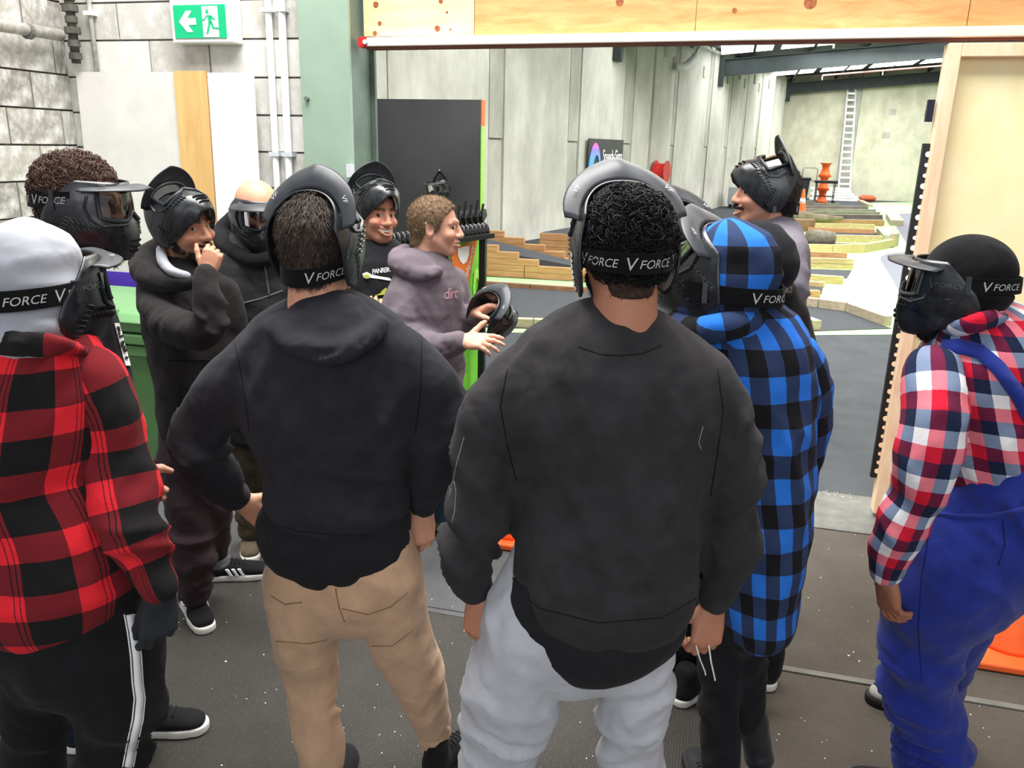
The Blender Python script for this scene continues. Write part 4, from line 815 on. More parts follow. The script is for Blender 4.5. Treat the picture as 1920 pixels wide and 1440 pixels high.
def strands(V, Q, n, length, lift, comb, width=0.0016, seed=0, jit=0.35):
    rs = np.random.RandomState(seed); N = vnormals(V, Q); c = V[Q].mean(1); ok = rs.randint(0, len(Q), n); p = c[ok]+rs.normal(0, 0.002, (n, 3)); nn = N[Q[ok, 0]]
    d = comb(p)+rs.normal(0, jit, (n, 3)); d = d-nn*(d*nn).sum(1)[:, None]; d /= np.maximum(np.linalg.norm(d, axis=1), 1e-6)[:, None]; L = length*rs.uniform(0.6, 1.25, n)[:, None]
    s = np.cross(d, nn); w = width
    a = p-nn*0.003; b = p+(d*(1-lift)+nn*lift)*L*0.55; e = p+(d+nn*lift*0.55)*L
    VV = np.concatenate([a-s*w, a+s*w, b+s*w*0.7, b-s*w*0.7, e+s*w*0.2, e-s*w*0.2]); i = np.arange(n)
    return VV, np.concatenate([np.stack([i, i+n, i+2*n, i+3*n], 1), np.stack([i+3*n, i+2*n, i+4*n, i+5*n], 1)])
def curls(V, Q, n, r=0.009, tr=0.0022, turns=1.3, seed=0, out=0.006):
    rs = np.random.RandomState(seed); N = vnormals(V, Q); ok = rs.randint(0, len(Q), n); p = V[Q[ok]].mean(1); nn = N[Q[ok, 0]]; K, m = 9, 3
    ax = rs.normal(0, 1, (n, 3)); ax -= nn*(ax*nn).sum(1)[:, None]*0.6; ax /= np.linalg.norm(ax, axis=1)[:, None]; e1 = np.cross(ax, nn); e1 /= np.maximum(np.linalg.norm(e1, axis=1), 1e-6)[:, None]; e2 = np.cross(ax, e1)
    R = r*rs.uniform(0.6, 1.3, n); ph = rs.uniform(0, 6.28, n); VV = np.zeros((n, K, m, 3))
    for k in range(K):
        a = ph+turns*2*np.pi*k/(K-1); c = p+nn*(out+0.2*r)+e1*(R*np.cos(a))[:, None]+e2*(R*np.sin(a))[:, None]+ax*((k/(K-1)-0.5)*r*1.5); ro = e1*np.cos(a)[:, None]+e2*np.sin(a)[:, None]
        for j in range(m): b = 2*np.pi*j/m; VV[:, k, j] = c+(ro*math.cos(b)+ax*math.sin(b))*tr*(0.5 if k in (0, K-1) else 1)
    base = np.arange(n)[:, None]*K*m; F_ = [np.stack([base+k*m+j, base+k*m+(j+1) % m, base+(k+1)*m+(j+1) % m, base+(k+1)*m+j], 2).reshape(-1, 4) for k in range(K-1) for j in range(m)]
    return VV.reshape(-1, 3), np.concatenate(F_)
def join(*parts):
    V, Q, o = [], [], 0
    for v, q in parts: V.append(v); Q.append(q+o); o += len(v)
    return np.concatenate(V), np.concatenate(Q)
# ------------------------------------------------------------------ hands
def hand_mesh(curl=(30, 40, 30), spread=0.0, thumb=(0.55, 0.75, -0.3), curls_=None, size=1.0, h=0.0034, tcurl=20, arm=0.07):
    """wrist at origin, fingers along +x, thumb on +y, back of the hand +z"""
    f = Fld((-arm-0.03, -0.075, -0.11), (0.215, 0.10, 0.06), h); ys = (0.030, 0.010, -0.011, -0.030); xs = (0.092, 0.096, 0.091, 0.082); ln = (0.072, 0.080, 0.074, 0.058)
    f.cap((-arm, 0, 0), (0.012, 0, 0), 0.028, 0.025, 0); f.ell((0.05, 0.0, -0.004), (0.052, 0.042, 0.018), 0.02)
    for i in range(4):
        f.cap((0.01, ys[i]*0.55, 0.0), (xs[i], ys[i], 0.0), 0.014, 0.0115, 0.012)
        cr = curls_[i] if curls_ else curl; p = np.array((xs[i], ys[i], 0.0)); ang = 0.0; sp = math.radians(spread)*(1.2-i*0.8)
        for j, (fr, r0, r1) in enumerate(((0.45, 0.0100, 0.0092), (0.31, 0.0092, 0.0085), (0.24, 0.0085, 0.0072))):
            ang += math.radians(cr[j]); d = np.array((math.cos(ang)*math.cos(sp), math.cos(ang)*math.sin(sp), -math.sin(ang))); q = p+d*ln[i]*fr; f.cap(p, q, r0, r1, 0.0035); p = q
    p = np.array((0.022, 0.022, -0.006)); d = unit_(thumb)
    for j, (L, r0, r1) in enumerate(((0.042, 0.017, 0.012), (0.034, 0.012, 0.011), (0.027, 0.011, 0.008))):
        q = p+d*L; f.cap(p, q, r0, r1, 0.006); p = q; t = math.radians(tcurl); d = unit_(d*math.cos(t)+np.array((0.8, -0.5, -0.35))*math.sin(t))
    V, Q = f.mesh(); return V*size, Q
def hand_frame(wrist, tip, back, left=False):
    x = unit_(np.array(tip)-np.array(wrist)); z = np.array(back, float); z = unit_(z-x*(x@z)); y = np.cross(z, x); M = np.eye(4); M[:3, 0] = x; M[:3, 1] = y*(-1 if left else 1); M[:3, 2] = z; M[:3, 3] = wrist; return M
def put(M, V, Q):       # transform, fixing winding if mirrored
    return xf(M, V), (Q[:, ::-1] if np.linalg.det(M[:3, :3]) < 0 else Q)
# ------------------------------------------------------------------ shoes
M_sole = plain('white_sole', 'dedbd4', 0.6, 0.1, 20); M_soled = plain('dark_sole', '1d1c1b', 0.8); M_shoe = fabric('black_shoe_knit', '1b1b1d', 0.2, 0.8)
def shoe(parent, heel, toe, up=M_shoe, so=M_sole, L=0.29, stripes=False, high=0.09, lift=0.0):
    heel = np.array(heel, float); d = np.array(toe, float)-heel; d[2] = 0; d = unit_(d); M = np.eye(4); M[:3, 0] = np.cross(d, (0, 0, 1)); M[:3, 1] = d; M[:3, 2] = (0, 0, 1); M[:3, 3] = (heel[0], heel[1], lift)
    f = Fld((-0.07, -0.03, -0.01), (0.07, L+0.02, high+0.06), 0.006)
    f.loft(Loft([((0, 0.045, 0.05), (1, 0, 0), 0.036, 0.040), ((0, 0.10, 0.05), (1, 0, 0), 0.039, 0.046), ((0, 0.17, 0.045), (1, 0, 0), 0.045, 0.036), ((0, L-0.055, 0.042), (1, 0, 0), 0.044, 0.026), ((0, L-0.03, 0.04), (1, 0, 0), 0.034, 0.018)]), 0)
    f.cap((0, 0.05, 0.05), (0, 0.055, high+0.03), 0.040, 0.040, 0.02); f.keep(lambda x, y, z: 0.024-z+0*x+0*y)
    V, Q = f.mesh(); sh = qmesh('shoe', xf(M, V), Q, up, parent)
    f = Fld((-0.07, -0.03, -0.01), (0.07, L+0.03, 0.06), 0.005); f.loft(Loft([((0, 0.04, 0.018), (1, 0, 0), 0.040, 0.06), ((0, 0.12, 0.018), (1, 0, 0), 0.041, 0.06), ((0, 0.19, 0.018), (1, 0, 0), 0.049, 0.06), ((0, L-0.045, 0.018), (1, 0, 0), 0.044, 0.06)]), 0)
    f.keep(lambda x, y, z: np.maximum(z-0.032, 0.002-z)+0*x+0*y); V, Q = f.mesh(); qmesh('sole', xf(M, V), Q, so, sh)
    if stripes:
        for s in (-1, 1):
            for k in range(3):
                m = MB(); y = 0.115+0.026*k; m.prism([xf(M, np.array([(s*0.047, y+a, z)]))[0] for a, z in ((0, 0.034), (0.012, 0.034), (-0.006, 0.066), (-0.018, 0.066))], tuple((M[:3, 0]*s*-0.008))); obj('stripe', m, M_whitep, sh)
    m = MB()
    for k in range(5): y = 0.10+0.018*k; z = 0.103-0.26*(y-0.10)-0.005; m.tube([xf(M, np.array([(x, y, z+0.004-abs(x)*0.2)]))[0] for x in (-0.026, 0, 0.026)], 0.0028, 5)
    obj('laces', m, up, sh, kind='stuff'); return sh
# ------------------------------------------------------------------ paintball mask
def shell_mat():
    t = NT('mask_shell'); n = t.noise(40, 4, 0.6); return t.done(t.ramp(n, hexc('191b1e'), hexc('2b2e32')), t.rng(n, 0.3, 0.7, 0.24, 0.38), 0.6)
M_shell = shell_mat(); M_visor = plain('mask_visor', '34373c', 0.42, 0.15, 20, 0.45); M_strap = fabric('mask_strap', '101012', 0.15, 0.8); M_letter = plain('grey_letter', 'b9babb', 0.6, 0.08, 80); M_dletter = plain('dim_letter', '5a5d61', 0.6); M_foam = plain('mask_foam', '0c0c0d', 0.95)
def lens_mat(name, tint, gl):
    m = bpy.data.materials.new(name); m.use_nodes = True; nt = m.node_tree; nt.nodes.clear(); o = nt.nodes.new('ShaderNodeOutputMaterial'); mx = nt.nodes.new('ShaderNodeMixShader'); tr = nt.nodes.new('ShaderNodeBsdfTransparent'); g = nt.nodes.new('ShaderNodeBsdfGlossy'); fr = nt.nodes.new('ShaderNodeFresnel')
    tr.inputs[0].default_value = (*tint, 1); g.inputs['Roughness'].default_value = 0.06; g.inputs['Color'].default_value = (*gl, 1); fr.inputs[0].default_value = 1.9
    nt.links.new(fr.outputs[0], mx.inputs[0]); nt.links.new(tr.outputs[0], mx.inputs[1]); nt.links.new(g.outputs[0], mx.inputs[2]); nt.links.new(mx.outputs[0], o.inputs[0]); return m
M_lens = lens_mat('smoke_lens', (0.16, 0.165, 0.175), (1, 1, 1)); M_lensg = lens_mat('green_lens', (0.18, 0.42, 0.14), (0.75, 1.0, 0.55))
MZ = [-0.140, -0.125, -0.10, -0.07, -0.04, -0.01, 0.02, 0.045, 0.066]
MA = [0.046, 0.060, 0.078, 0.090, 0.096, 0.099, 0.099, 0.095, 0.088]
MBy = [0.120, 0.132, 0.142, 0.144, 0.138, 0.130, 0.127, 0.124, 0.118]
MP = [48, 66, 92, 112, 116, 112, 100, 88, 76]
def msurf(phi, z, o=0.0):
    A = np.interp(z, MZ, MA)+o; B = np.interp(z, MZ, MBy)+o; sn = math.sin(phi) if abs(phi) < math.pi/2 else math.copysign(1, phi)
    ck = 0.006*math.exp(-((abs(math.degrees(phi))-52)/14)**2)*math.exp(-((z+0.055)/0.022)**2)      # cheek ridge
    p = 2.35; c, s_ = math.cos(phi), math.sin(phi); q = (abs(c)**p+abs(s_)**p)**(-1/p)
    return np.array(((A+ck)*s_*q, (B+ck)*c*q, z))
def lens_bounds(phi_d): return (-0.032+0.022*math.exp(-(phi_d/11)**2)+0.012*(abs(phi_d)/58)**4, 0.050-0.012*(abs(phi_d)/58)**6)
def paint_mask(name, Mh, up=0.0, slide=(0, 0, 0), sc=1.0, label='', lens=M_lens, strap=((0.0, -0.02), (0.0, -0.05)), strap_r=(0.086, 0.108), letters=3, group='paintball masks', letter_off=0.0, strap_on=True, visor_t=0.0):
    th = math.radians(up); R = np.eye(4); R[1, 1] = R[2, 2] = math.cos(th); R[1, 2] = -math.sin(th); R[2, 1] = math.sin(th); R[:3, 3] = slide; R[:3, :3] *= sc; M = Mh@R
    t = empty(name, xf(M, [(0, 0, 0)])[0], label=label, cat='paintball mask', group=group)
    nz, nphi = 26, 57; zs = np.linspace(MZ[0], MZ[-1], nz); V = []; ok = {}
    for i, z in enumerate(zs):
        pm = np.interp(z, MZ, MP)
        for j in range(nphi): V.append(msurf(math.radians(pm*(2*j/(nphi-1)-1)), z))
    V = np.array(V); fs = []
    for i in range(nz-1):
        for j in range(nphi-1):
            zc = (zs[i]+zs[i+1])/2; pd = np.interp(zc, MZ, MP)*(2*(j+0.5)/(nphi-1)-1); lo, hi = lens_bounds(pd)
            if abs(pd) < 50 and lo < zc < hi: continue
            fs.append((i*nphi+j, i*nphi+j+1, (i+1)*nphi+j+1, (i+1)*nphi+j))
    m = MB(); m.add(xf(M, V), fs); s = obj('shell', m, M_shell, t, smooth=True); so = s.modifiers.new('thick', 'SOLIDIFY'); so.thickness = 0.004*sc; so.offset = -1
    # lens and its frame
    cols = np.linspace(-52, 52, 31); V = []; fs = []; nr = 9; loop_t = []; loop_b = []
    for j, pd in enumerate(cols):
        lo, hi = lens_bounds(pd); lo -= 0.004; hi += 0.004
        for i in range(nr): z = lo+(hi-lo)*i/(nr-1); V.append(msurf(math.radians(pd), z, -0.003+0.002*math.sin(math.pi*i/(nr-1))))
        loop_b.append(msurf(math.radians(pd), lo+0.004, 0.003)); loop_t.append(msurf(math.radians(pd), hi-0.004, 0.003))
    for j in range(len(cols)-1):
        for i in range(nr-1): fs.append((j*nr+i, (j+1)*nr+i, (j+1)*nr+i+1, j*nr+i+1))
    m = MB(); m.add(xf(M, np.array(V)), fs); obj('lens', m, lens, t, smooth=True)
    lp = loop_b+loop_t[::-1]; lp.append(lp[0]); m = MB(); m.tube(xf(M, np.array(lp)), 0.0055*sc, 6, False); obj('lens_frame', m, M_visor, t, smooth=True)
    # visor
    V = []; fs = []; nu, nv = 33, 9
    for a in range(nu):
        pd = -74+148*a/(nu-1); c = max(0.0, math.cos(math.radians(pd)*1.05)); ln = (0.008+0.050*c**0.6)*(1+0.06*math.cos(math.radians(pd*5)))
        for b in range(nv):
            v = b/(nv-1); p = msurf(math.radians(pd), 0.058, 0.004); dirv = unit_((p[0]*0.75, p[1], 0)); p = p+dirv*ln*v; p[2] = 0.060+0.006*math.sin(math.pi*v)*c-(0.008+visor_t)*v-0.016*(1-c)*(1-0.3*v)+0.007*v*math.exp(-(pd/9)**2); V.append(p)
    for a in range(nu-1):
        for b in range(nv-1): fs.append((a*nv+b, (a+1)*nv+b, (a+1)*nv+b+1, a*nv+b+1))
    m = MB(); m.add(xf(M, np.array(V)), fs); vo = obj('visor', m, M_visor, t, smooth=True); so = vo.modifiers.new('thick', 'SOLIDIFY'); so.thickness = 0.003*sc
    # vents: small raised ribs on the cheeks and slots at the mouth
    m = MB()
    for s_ in (-1, 1):
        for r_, (z0, dz) in enumerate(((-0.052, 0.0), (-0.066, 0.0))):
            for k in range(11):
                pd = s_*(26+5.2*k); z = z0+0.0016*k; a = msurf(math.radians(pd), z-0.005, 0.002); b = msurf(math.radians(pd+s_*3), z+0.005, 0.002); m.tube(xf(M, np.array([a, b])), 0.0022*sc, 5)
        for k in range(7):
            pd = s_*(80+2.5*k); z = -0.03-0.009*k; m.tube(xf(M, np.array([msurf(math.radians(pd), z, 0.001), msurf(math.radians(pd+s_*7), z+0.005, 0.001)])), 0.002*sc, 5)
        m.tube(xf(M, np.array([msurf(math.radians(s_*p), z, 0.003) for p, z in ((62, 0.03), (66, 0.0), (62, -0.03), (50, -0.045), (34, -0.042), (18, -0.04))])), 0.004*sc, 5)
    obj('vent_ribs', m, M_shell, t, kind='stuff'); m = MB()
    for r_ in range(3):
        for k in range(-3, 4): m.tube(xf(M, np.array([msurf(math.radians(5*k-1.5), -0.085-0.014*r_, 0.0015), msurf(math.radians(5*k+1.5), -0.085-0.014*r_, 0.0015)])), 0.0035*sc, 5)
    obj('mouth_slots', m, M_foam, t, kind='stuff')
    # lettering on both temples and on the visor
    def letters_on(body, size, fn, parent, mat, extr=0.0):
        v, f = text_mesh(body, size, 0.0, 0.22); x0 = v[:, 0].max()/2; mb = MB(); mb.add([fn(x-x0, y) for x, y, _ in v], f); return obj('lettering', mb, mat, parent)
    for s_ in (-1, 1):
        letters_on('VFORCE', 0.017, lambda x, y, s_=s_: xf(M, [msurf(s_*math.radians(80)-x/0.1, 0.004+y*0.9, 0.0016)])[0], s, M_dletter)
    for s_ in (-1, 1): letters_on('VF', 0.014, lambda x, y, s_=s_: xf(M, [(msurf(math.radians(48*s_)+x/0.1, 0.058, 0.006+0.014+y)+(0, 0, 0.002))])[0], vo, M_letter)
    if strap_on:
        # strap runs round the back of the head; path in the head frame
        (ya, za), (yb, zb) = strap; n = 41; pts = []; rx, ry = strap_r
        for i in range(n):
            u = -1+2*i/(n-1); a = math.radians(88+16*0)*u; zc = zb+(za-zb)*abs(u)**1.6; pts.append(np.array((rx*math.sin(a*1.12), -0.012-ry*math.cos(a*1.12)+0.012*0+ya*abs(u)+yb*(1-abs(u)), zc)))
        w = 0.021; m = MB(); V = []
        for i, p in enumerate(pts):
            tg = unit_(pts[min(i+1, n-1)]-pts[max(i-1, 0)]); ou = unit_(np.cross(tg, (0, 0, 1))); 
            if ou@np.array((p[0], p[1]+0.012, 0)) < 0: ou = -ou
            V += [p-np.array((0, 0, w)), p+ou*0.003-np.array((0, 0, w)), p+ou*0.003+np.array((0, 0, w)), p+np.array((0, 0, w))]
        fs = [(4*i+a, 4*i+(a+1) % 4, 4*i+4+(a+1) % 4, 4*i+4+a) for i in range(n-1) for a in range(4)]; m.add(xf(Mh, np.array(V)), fs); sp = obj('strap', m, M_strap, t)
        arc = np.concatenate([[0], np.cumsum([np.linalg.norm(pts[i+1]-pts[i]) for i in range(n-1)])]); P = np.array(pts)
        def on(x, y):
            a = arc[-1]/2+x; p = np.array([np.interp(a, arc, P[:, k]) for k in range(3)]); q = np.array([np.interp(a+0.003, arc, P[:, k]) for k in range(3)]); ou = unit_(np.cross(unit_(q-p), (0, 0, 1)))
            if ou@np.array((p[0], p[1]+0.012, 0)) < 0: ou = -ou
            return xf(Mh, [p+ou*0.0046+np.array((0, 0, y))])[0]
        for k in range(letters):
            c = (k-(letters-1)/2)*0.118+letter_off
            v, f = text_mesh('V', 0.037, 0, 0.15); v2, f2 = text_mesh('FORCE', 0.0245, 0, 0.25); v2[:, 0] += v[:, 0].max()+0.001; x0 = v2[:, 0].max()/2; mb = MB(); mb.add([on(c+x-x0, y-0.013) for x, y, _ in v], f); mb.add([on(c+x-x0, y-0.009) for x, y, _ in v2], f2); obj('lettering', mb, M_letter, sp)
        for s_ in (-1, 1):
            p = pts[4 if s_ < 0 else n-5]; bk = MB(); q = xf(Mh, [p])[0]; bk.bar(xf(Mh, [p*1.03-np.array((0, 0, 0.024))])[0], xf(Mh, [p*1.03+np.array((0, 0, 0.024))])[0], 0.012, 0.012, (1, 0.1, 0)); obj('buckle', bk, M_shell, t)
    return t

# ------------------------------------------------------------------ seams, stripes and prints laid on a garment's own surface
from mathutils.bvhtree import BVHTree
def tree(o):
    me = o.data; v = np.empty(len(me.vertices)*3, f32); me.vertices.foreach_get('co', v); return BVHTree.FromPolygons(v.reshape(-1, 3).tolist(), [tuple(p.vertices) for p in me.polygons])
def hit(tr, px, py, off=0.0015):
    r = ray(px, py); r = r/np.linalg.norm(r); h = tr.ray_cast(Vector(CC), Vector(r))
    if h[0] is None: return None
    return np.array(h[0])+np.array(h[1])*off
def dense(pts, step=7.0):
    out = []
    for (x0, y0), (x1, y1) in zip(pts[:-1], pts[1:]):
        n = max(1, int(math.hypot(x1-x0, y1-y0)/step)); out += [(x0+(x1-x0)*i/n, y0+(y1-y0)*i/n) for i in range(n)]
    return out+[pts[-1]]
def line_on(t, name, tr, pts, r, mat, off=0.0):
    P = [q for q in (hit(tr, x, y, off) for x, y in dense(pts)) if q is not None]
    return obj(name, MB().tube(P, r, 5), mat, t, smooth=True) if len(P) > 1 else None
def ribbon_on(t, name, tr, pts, w, mat, th=0.004, off=0.002):
    A, B, D = [], [], dense(pts, 10)
    for i, (x, y) in enumerate(D):
        (xa, ya), (xb, yb) = D[max(i-1, 0)], D[min(i+1, len(D)-1)]; L = max(math.hypot(xb-xa, yb-ya), 1e-6); nx, ny = -(yb-ya)/L, (xb-xa)/L
        a, b = hit(tr, x-nx*w, y-ny*w, off), hit(tr, x+nx*w, y+ny*w, off)
        if a is not None and b is not None and np.linalg.norm(a-b) < 0.12: A.append(a); B.append(b)
    m = MB(); m.add([p for ab in zip(A, B) for p in ab], [(2*i, 2*i+1, 2*i+3, 2*i+2) for i in range(len(A)-1)]); o = obj(name, m, mat, t, smooth=True); sd = o.modifiers.new('thick', 'SOLIDIFY'); sd.thickness = th; sd.offset = 0; return o
def decal_on(t, name, tr, polys, mat, off=0.003):
    m = MB()
    for pts in polys:
        q = [hit(tr, x, y, off) for x, y in pts]
        if any(p is None for p in q): continue
        m.add(q, [tuple(range(len(q)))])
    if not m.v: return None
    o = obj(name, m, mat, t); sd = o.modifiers.new('thick', 'SOLIDIFY'); sd.thickness = 0.002; sd.offset = 0; return o
def text_on(t, name, tr, body, px, py, w, h, slope, mat, shear=0.0, space=0.9, off=0.003):
    v, fc = text_mesh(body, 0.1, 0, shear, space=space); v[:, 0] *= w/v[:, 0].max(); v[:, 1] *= h/v[:, 1].max(); q = [hit(tr, px+x, py+slope*x-y, off) for x, y, _ in v]
    if any(p is None for p in q): return None
    m = MB(); m.add(q, fc); return obj(name, m, mat, t)
# ================================================================== people
F_black = fabric('black_fleece', '2c2c31', 0.22); F_black2 = fabric('black_cotton', '1e1e21', 0.2); F_char = fabric('charcoal_fleece', '2b2829', 0.22); F_navy = fabric('navy_fleece', '1b1c24', 0.2); F_tee = fabric('black_tee', '232326', 0.15, weave=1400)
F_tan = fabric('tan_chino', 'c4a081', 0.12, 0.9, 0.15, 1200, 0.2); F_gsweat = fabric('grey_marl', 'bfc0c7', 0.08, 0.95, 0.2, 1600, 0.25); F_maroon = fabric('maroon_trouser', '3a2d31', 0.25); F_trk = fabric('black_track', '1b1b1d', 0.2); F_blk = fabric('black_denim', '1d1d20', 0.2)
F_hoodg = fabric('grey_hood', 'a2a4ac', 0.08, 0.95, 0.2, 1200); F_mauve = fabric('mauve_grey_fleece', '6b6168', 0.12); F_tgrey = fabric('grey_tee', '86808a', 0.08); F_blue = fabric('royal_blue_drill', '1f2f86', 0.2, 0.75, 0.15, 900, 0.15); F_camo = fabric('olive_brown', '4b4436', 0.4); F_jean = fabric('blue_jean', '35485c', 0.25); F_leath = fabric('black_waxed', '202124', 0.3, 0.5, 0.1, 200, 0.2, 0.35); F_beanie = fabric('black_beanie', '141416', 0.2, 0.95, 0.05, 500, 0.4); F_glove = fabric('dark_glove', '2b2d31', 0.2, 0.7); F_sock = fabric('grey_sock', '8c8c90', 0.3)
P_red = plaid('red_black_plaid', ('1f1d1d', '7b2228', 'ee2c37'), [(0.048, 1), (0.003, 0), (0.009, 1), (0.003, 0), (0.007, 1), (0.098, 0)], [(0.056, 1), (0.07, 0)], (0.0, 0.02))
P_blue = plaid('blue_black_plaid', ('1b1a1d', '303e60', '2f78de'), [(0.045, 0), (0.045, 1)], [(0.066, 1), (0.062, 0)], (0.02, 0.03))
P_rwb = plaid('red_white_navy_check', (('1d2540', '7c8ba6', '6a1f3d'), ('7c8ba6', 'f6f3f4', 'f07f8d'), ('6a1f3d', 'f07f8d', 'd81f38')), [(0.034, 0), (0.034, 0.5), (0.034, 1)], [(0.034, 0), (0.034, 0.5), (0.034, 1)], fuzz=0.006)
GP = 'people standing around the instructor'
def person(f, px, py, label): q = f.J(px, py); return empty('person', (q[0], q[1], 0), label=label, cat='person', group=GP)
def body(t, skin, parts, lofts, name='body'):
    V, Q, C, o = [], [], [], 0; sk = np.array(hexc(skin))
    for p in parts:
        v, q = p[0], p[1]; c = p[2] if len(p) > 2 else np.tile(sk, (len(v), 1)); V.append(v); Q.append(q+o); C.append(c); o += len(v)
    if lofts:
        lo = np.min([L.bounds(0)[0] for L in lofts], axis=0); hi = np.max([L.bounds(0)[1] for L in lofts], axis=0); f = Fld(lo, hi, 0.024)
        for L in lofts:
            for g in L.seg: f.cap(g['a'], g['b'], 0.48*g['r0'].min(), 0.48*g['r1'].min(), 0.02)
        v, q = f.mesh(); V.append(v); Q.append(q+o); C.append(np.tile(sk, (len(v), 1)))
    return qmesh(name, np.concatenate(V), np.concatenate(Q), M_skin, t, None, np.concatenate(C))
def head(M, skin, **k): V, Q, C = head_mesh(skin, **k); return (xf(M, V), Q, C)
def hand(wrist, tip, back, left=False, **k): V, Q = hand_mesh(**k); return put(hand_frame(wrist, tip, back, left), V, Q)
def hair(t, M, V, Q, mat, name='hair', **k): return qmesh(name, xf(M, V), Q, mat, t, **k)
def down(p): return np.stack([p[:, 0]*0.4, -0.5-0*p[:, 0], -1+0*p[:, 0]], 1)
def eyes(t, M, r=0.0115):
    for s in (-1, 1):
        c = np.array((s*0.031, 0.0795, 0.002)); V = []; n = 10
        f = Fld((-0.016,)*3, (0.016,)*3, 0.0028); f.ell((0, 0, 0), (r, r, r), 0); v, q = f.mesh(); o = qmesh('eye', xf(M, v+c), q, M_eye, t)
def teeth(t, M, w=0.026):
    m = MB(); P = [(w*u, 0.0985-0.020*u*u, -0.064+0.010*u*u) for u in np.linspace(-1, 1, 9)]; V = []; 
    for x, y, z in P: V += [(x, y, z+0.004), (x, y, z-0.007)]
    m.add(xf(M, np.array(V)), [(2*i, 2*i+2, 2*i+3, 2*i+1) for i in range(8)]); o = obj('teeth', m, M_teeth, t); s = o.modifiers.new('thick', 'SOLIDIFY'); s.thickness = 0.004
def beard_mesh(th=0.012, full=1.0, seed=0, low=0.0):
    f = Fld((-0.10, -0.03, -0.19), (0.10, 0.14, 0.0), 0.0045)
    for s in (-1, 1): f.cap((s*0.066, 0.004, -0.03), (s*0.056, 0.016, -0.062), 0.008+th*0.4, 0.012+th*0.6, 0.01).cap((s*0.056, 0.016, -0.062), (s*0.020, 0.070, -0.104-low*0.4), 0.013+th, 0.018+th, 0.015)
    f.cap((-0.01, 0.074, -0.106-low), (0.01, 0.074, -0.106-low), 0.022+th, None, 0.02)
    for s in (-1, 1): f.cap((0, 0.102, -0.054), (s*0.030, 0.084, -0.062), 0.006, 0.007, 0.005).cap((s*0.030, 0.084, -0.062), (s*0.030, 0.076, -0.09), 0.007, 0.012, 0.008)
    f.ell((0, 0.106, -0.068), (0.020, 0.02, 0.007), 0.004, 's'); V, Q = f.mesh(); N = vnormals(V, Q); V = V+N*(0.003*vnoise(V, 90, seed))[:, None]
    return join((V, Q), strands(V, Q, 1800, 0.014, 0.35, lambda p: np.stack([p[:, 0], 0.3+0*p[:, 0], -1+0*p[:, 0]], 1), 0.0009, seed))
def cam_dir(p): return unit_(CC-np.array(p))
# ------------------------------------------------------------------ man in the black hoodie and tan joggers, seen from behind
f = Fig(1.95); t = person(f, 630, 1100, 'man in a black hoodie and tan joggers with hands on hips, seen from behind')
torso = f.rows([(562, 580, 664, 578, 0.055), (505, 612, 722, 608, 0.095), (452, 655, 782, 645, 0.125), (432, 720, 800, 712, 0.145), (448, 780, 790, 775, 0.145), (476, 835, 776, 832, 0.138), (496, 890, 764, 888, 0.132), (494, 948, 766, 948, 0.138)])
al = f.limb([(478, 672, 52), (425, 728, 54), (385, 790, 55), (372, 845, 50, 0.0), (408, 895, 42, 0.05), (448, 936, 29, 0.10)], (0, 1)); ar = f.limb([(760, 668, 52), (806, 722, 54), (826, 782, 52), (823, 840, 47), (810, 895, 40, 0.05), (790, 950, 28, 0.10)], (0, 1))
ho = garment('hoodie', t, F_black, [torso, al, ar], 0.0105, 0.018, folds=[(1, 0.28, 0.10, 0.010, 0.05, 0.8), (2, 0.28, 0.10, 0.010, 0.05, -0.8), (1, 0.44, 0.06, 0.003, 0.035, 0.2), (2, 0.44, 0.06, 0.003, 0.035, 0.2), (0, 0.44, 0.12, 0.007, 0.07, 0.6), (0, 0.2, 0.2, 0.006, 0.14, 2.6)], seed=1)
tee = f.rows([(520, 920, 745, 920, 0.10), (500, 965, 764, 958, 0.122), (488, 1010, 772, 995, 0.138), (494, 1036, 768, 1012, 0.136)]); garment('tee_shirt', t, F_tee, [tee], 0.011, folds=[(0, 0.08, 0.1, 0.006, 0.09, 1.5)], seed=2)
hd = f.limb([(546, 590, 16, -0.02), (522, 612, 20, -0.09), (548, 640, 22, -0.15), (612, 662, 22, -0.18), (680, 640, 22, -0.15), (712, 608, 20, -0.09), (686, 588, 16, -0.02)], (0, 0)); hd2 = f.rows([(556, 590, 672, 588, 0.07, -0.03), (532, 604, 700, 602, 0.07, -0.07), (545, 628, 690, 624, 0.06, -0.11), (590, 652, 640, 650, 0.035, -0.14)], (0, 0))
garment('hood', t, F_black, [hd, hd2], 0.0085, 0.02, folds=[(0, 0.25, 0.2, 0.008, 0.05, 2.2), (1, 0.08, 0.1, 0.012, 0.045, 1.6)], seed=3)
hips = f.rows([(515, 960, 765, 955, 0.09), (505, 1015, 775, 1005, 0.11), (497, 1075, 790, 1065, 0.128), (530, 1125, 770, 1118, 0.11)], (0, 0)); ll = f.limb([(568, 1090, 72), (572, 1180, 64), (582, 1265, 51, 0.02), (592, 1340, 46, 0.0), (600, 1395, 44, -0.03), (603, 1425, 40, -0.04)], (0, 0)); rl = f.limb([(728, 1085, 68), (746, 1180, 64, 0.04), (777, 1258, 54, 0.08), (797, 1325, 43, 0.12), (808, 1352, 37, 0.14)], (0, 0))
jo = garment('joggers', t, F_tan, [hips, ll, rl], 0.0105, 0.03, folds=[(1, 0.22, 0.14, 0.0055, 0.06, 0.9), (2, 0.22, 0.14, 0.0065, 0.06, -0.9), (1, 0.42, 0.06, 0.004, 0.035, 0.2), (2, 0.36, 0.06, 0.004, 0.035, 0.2), (0, 0.2, 0.1, 0.004, 0.08, 1.0)], seed=4)
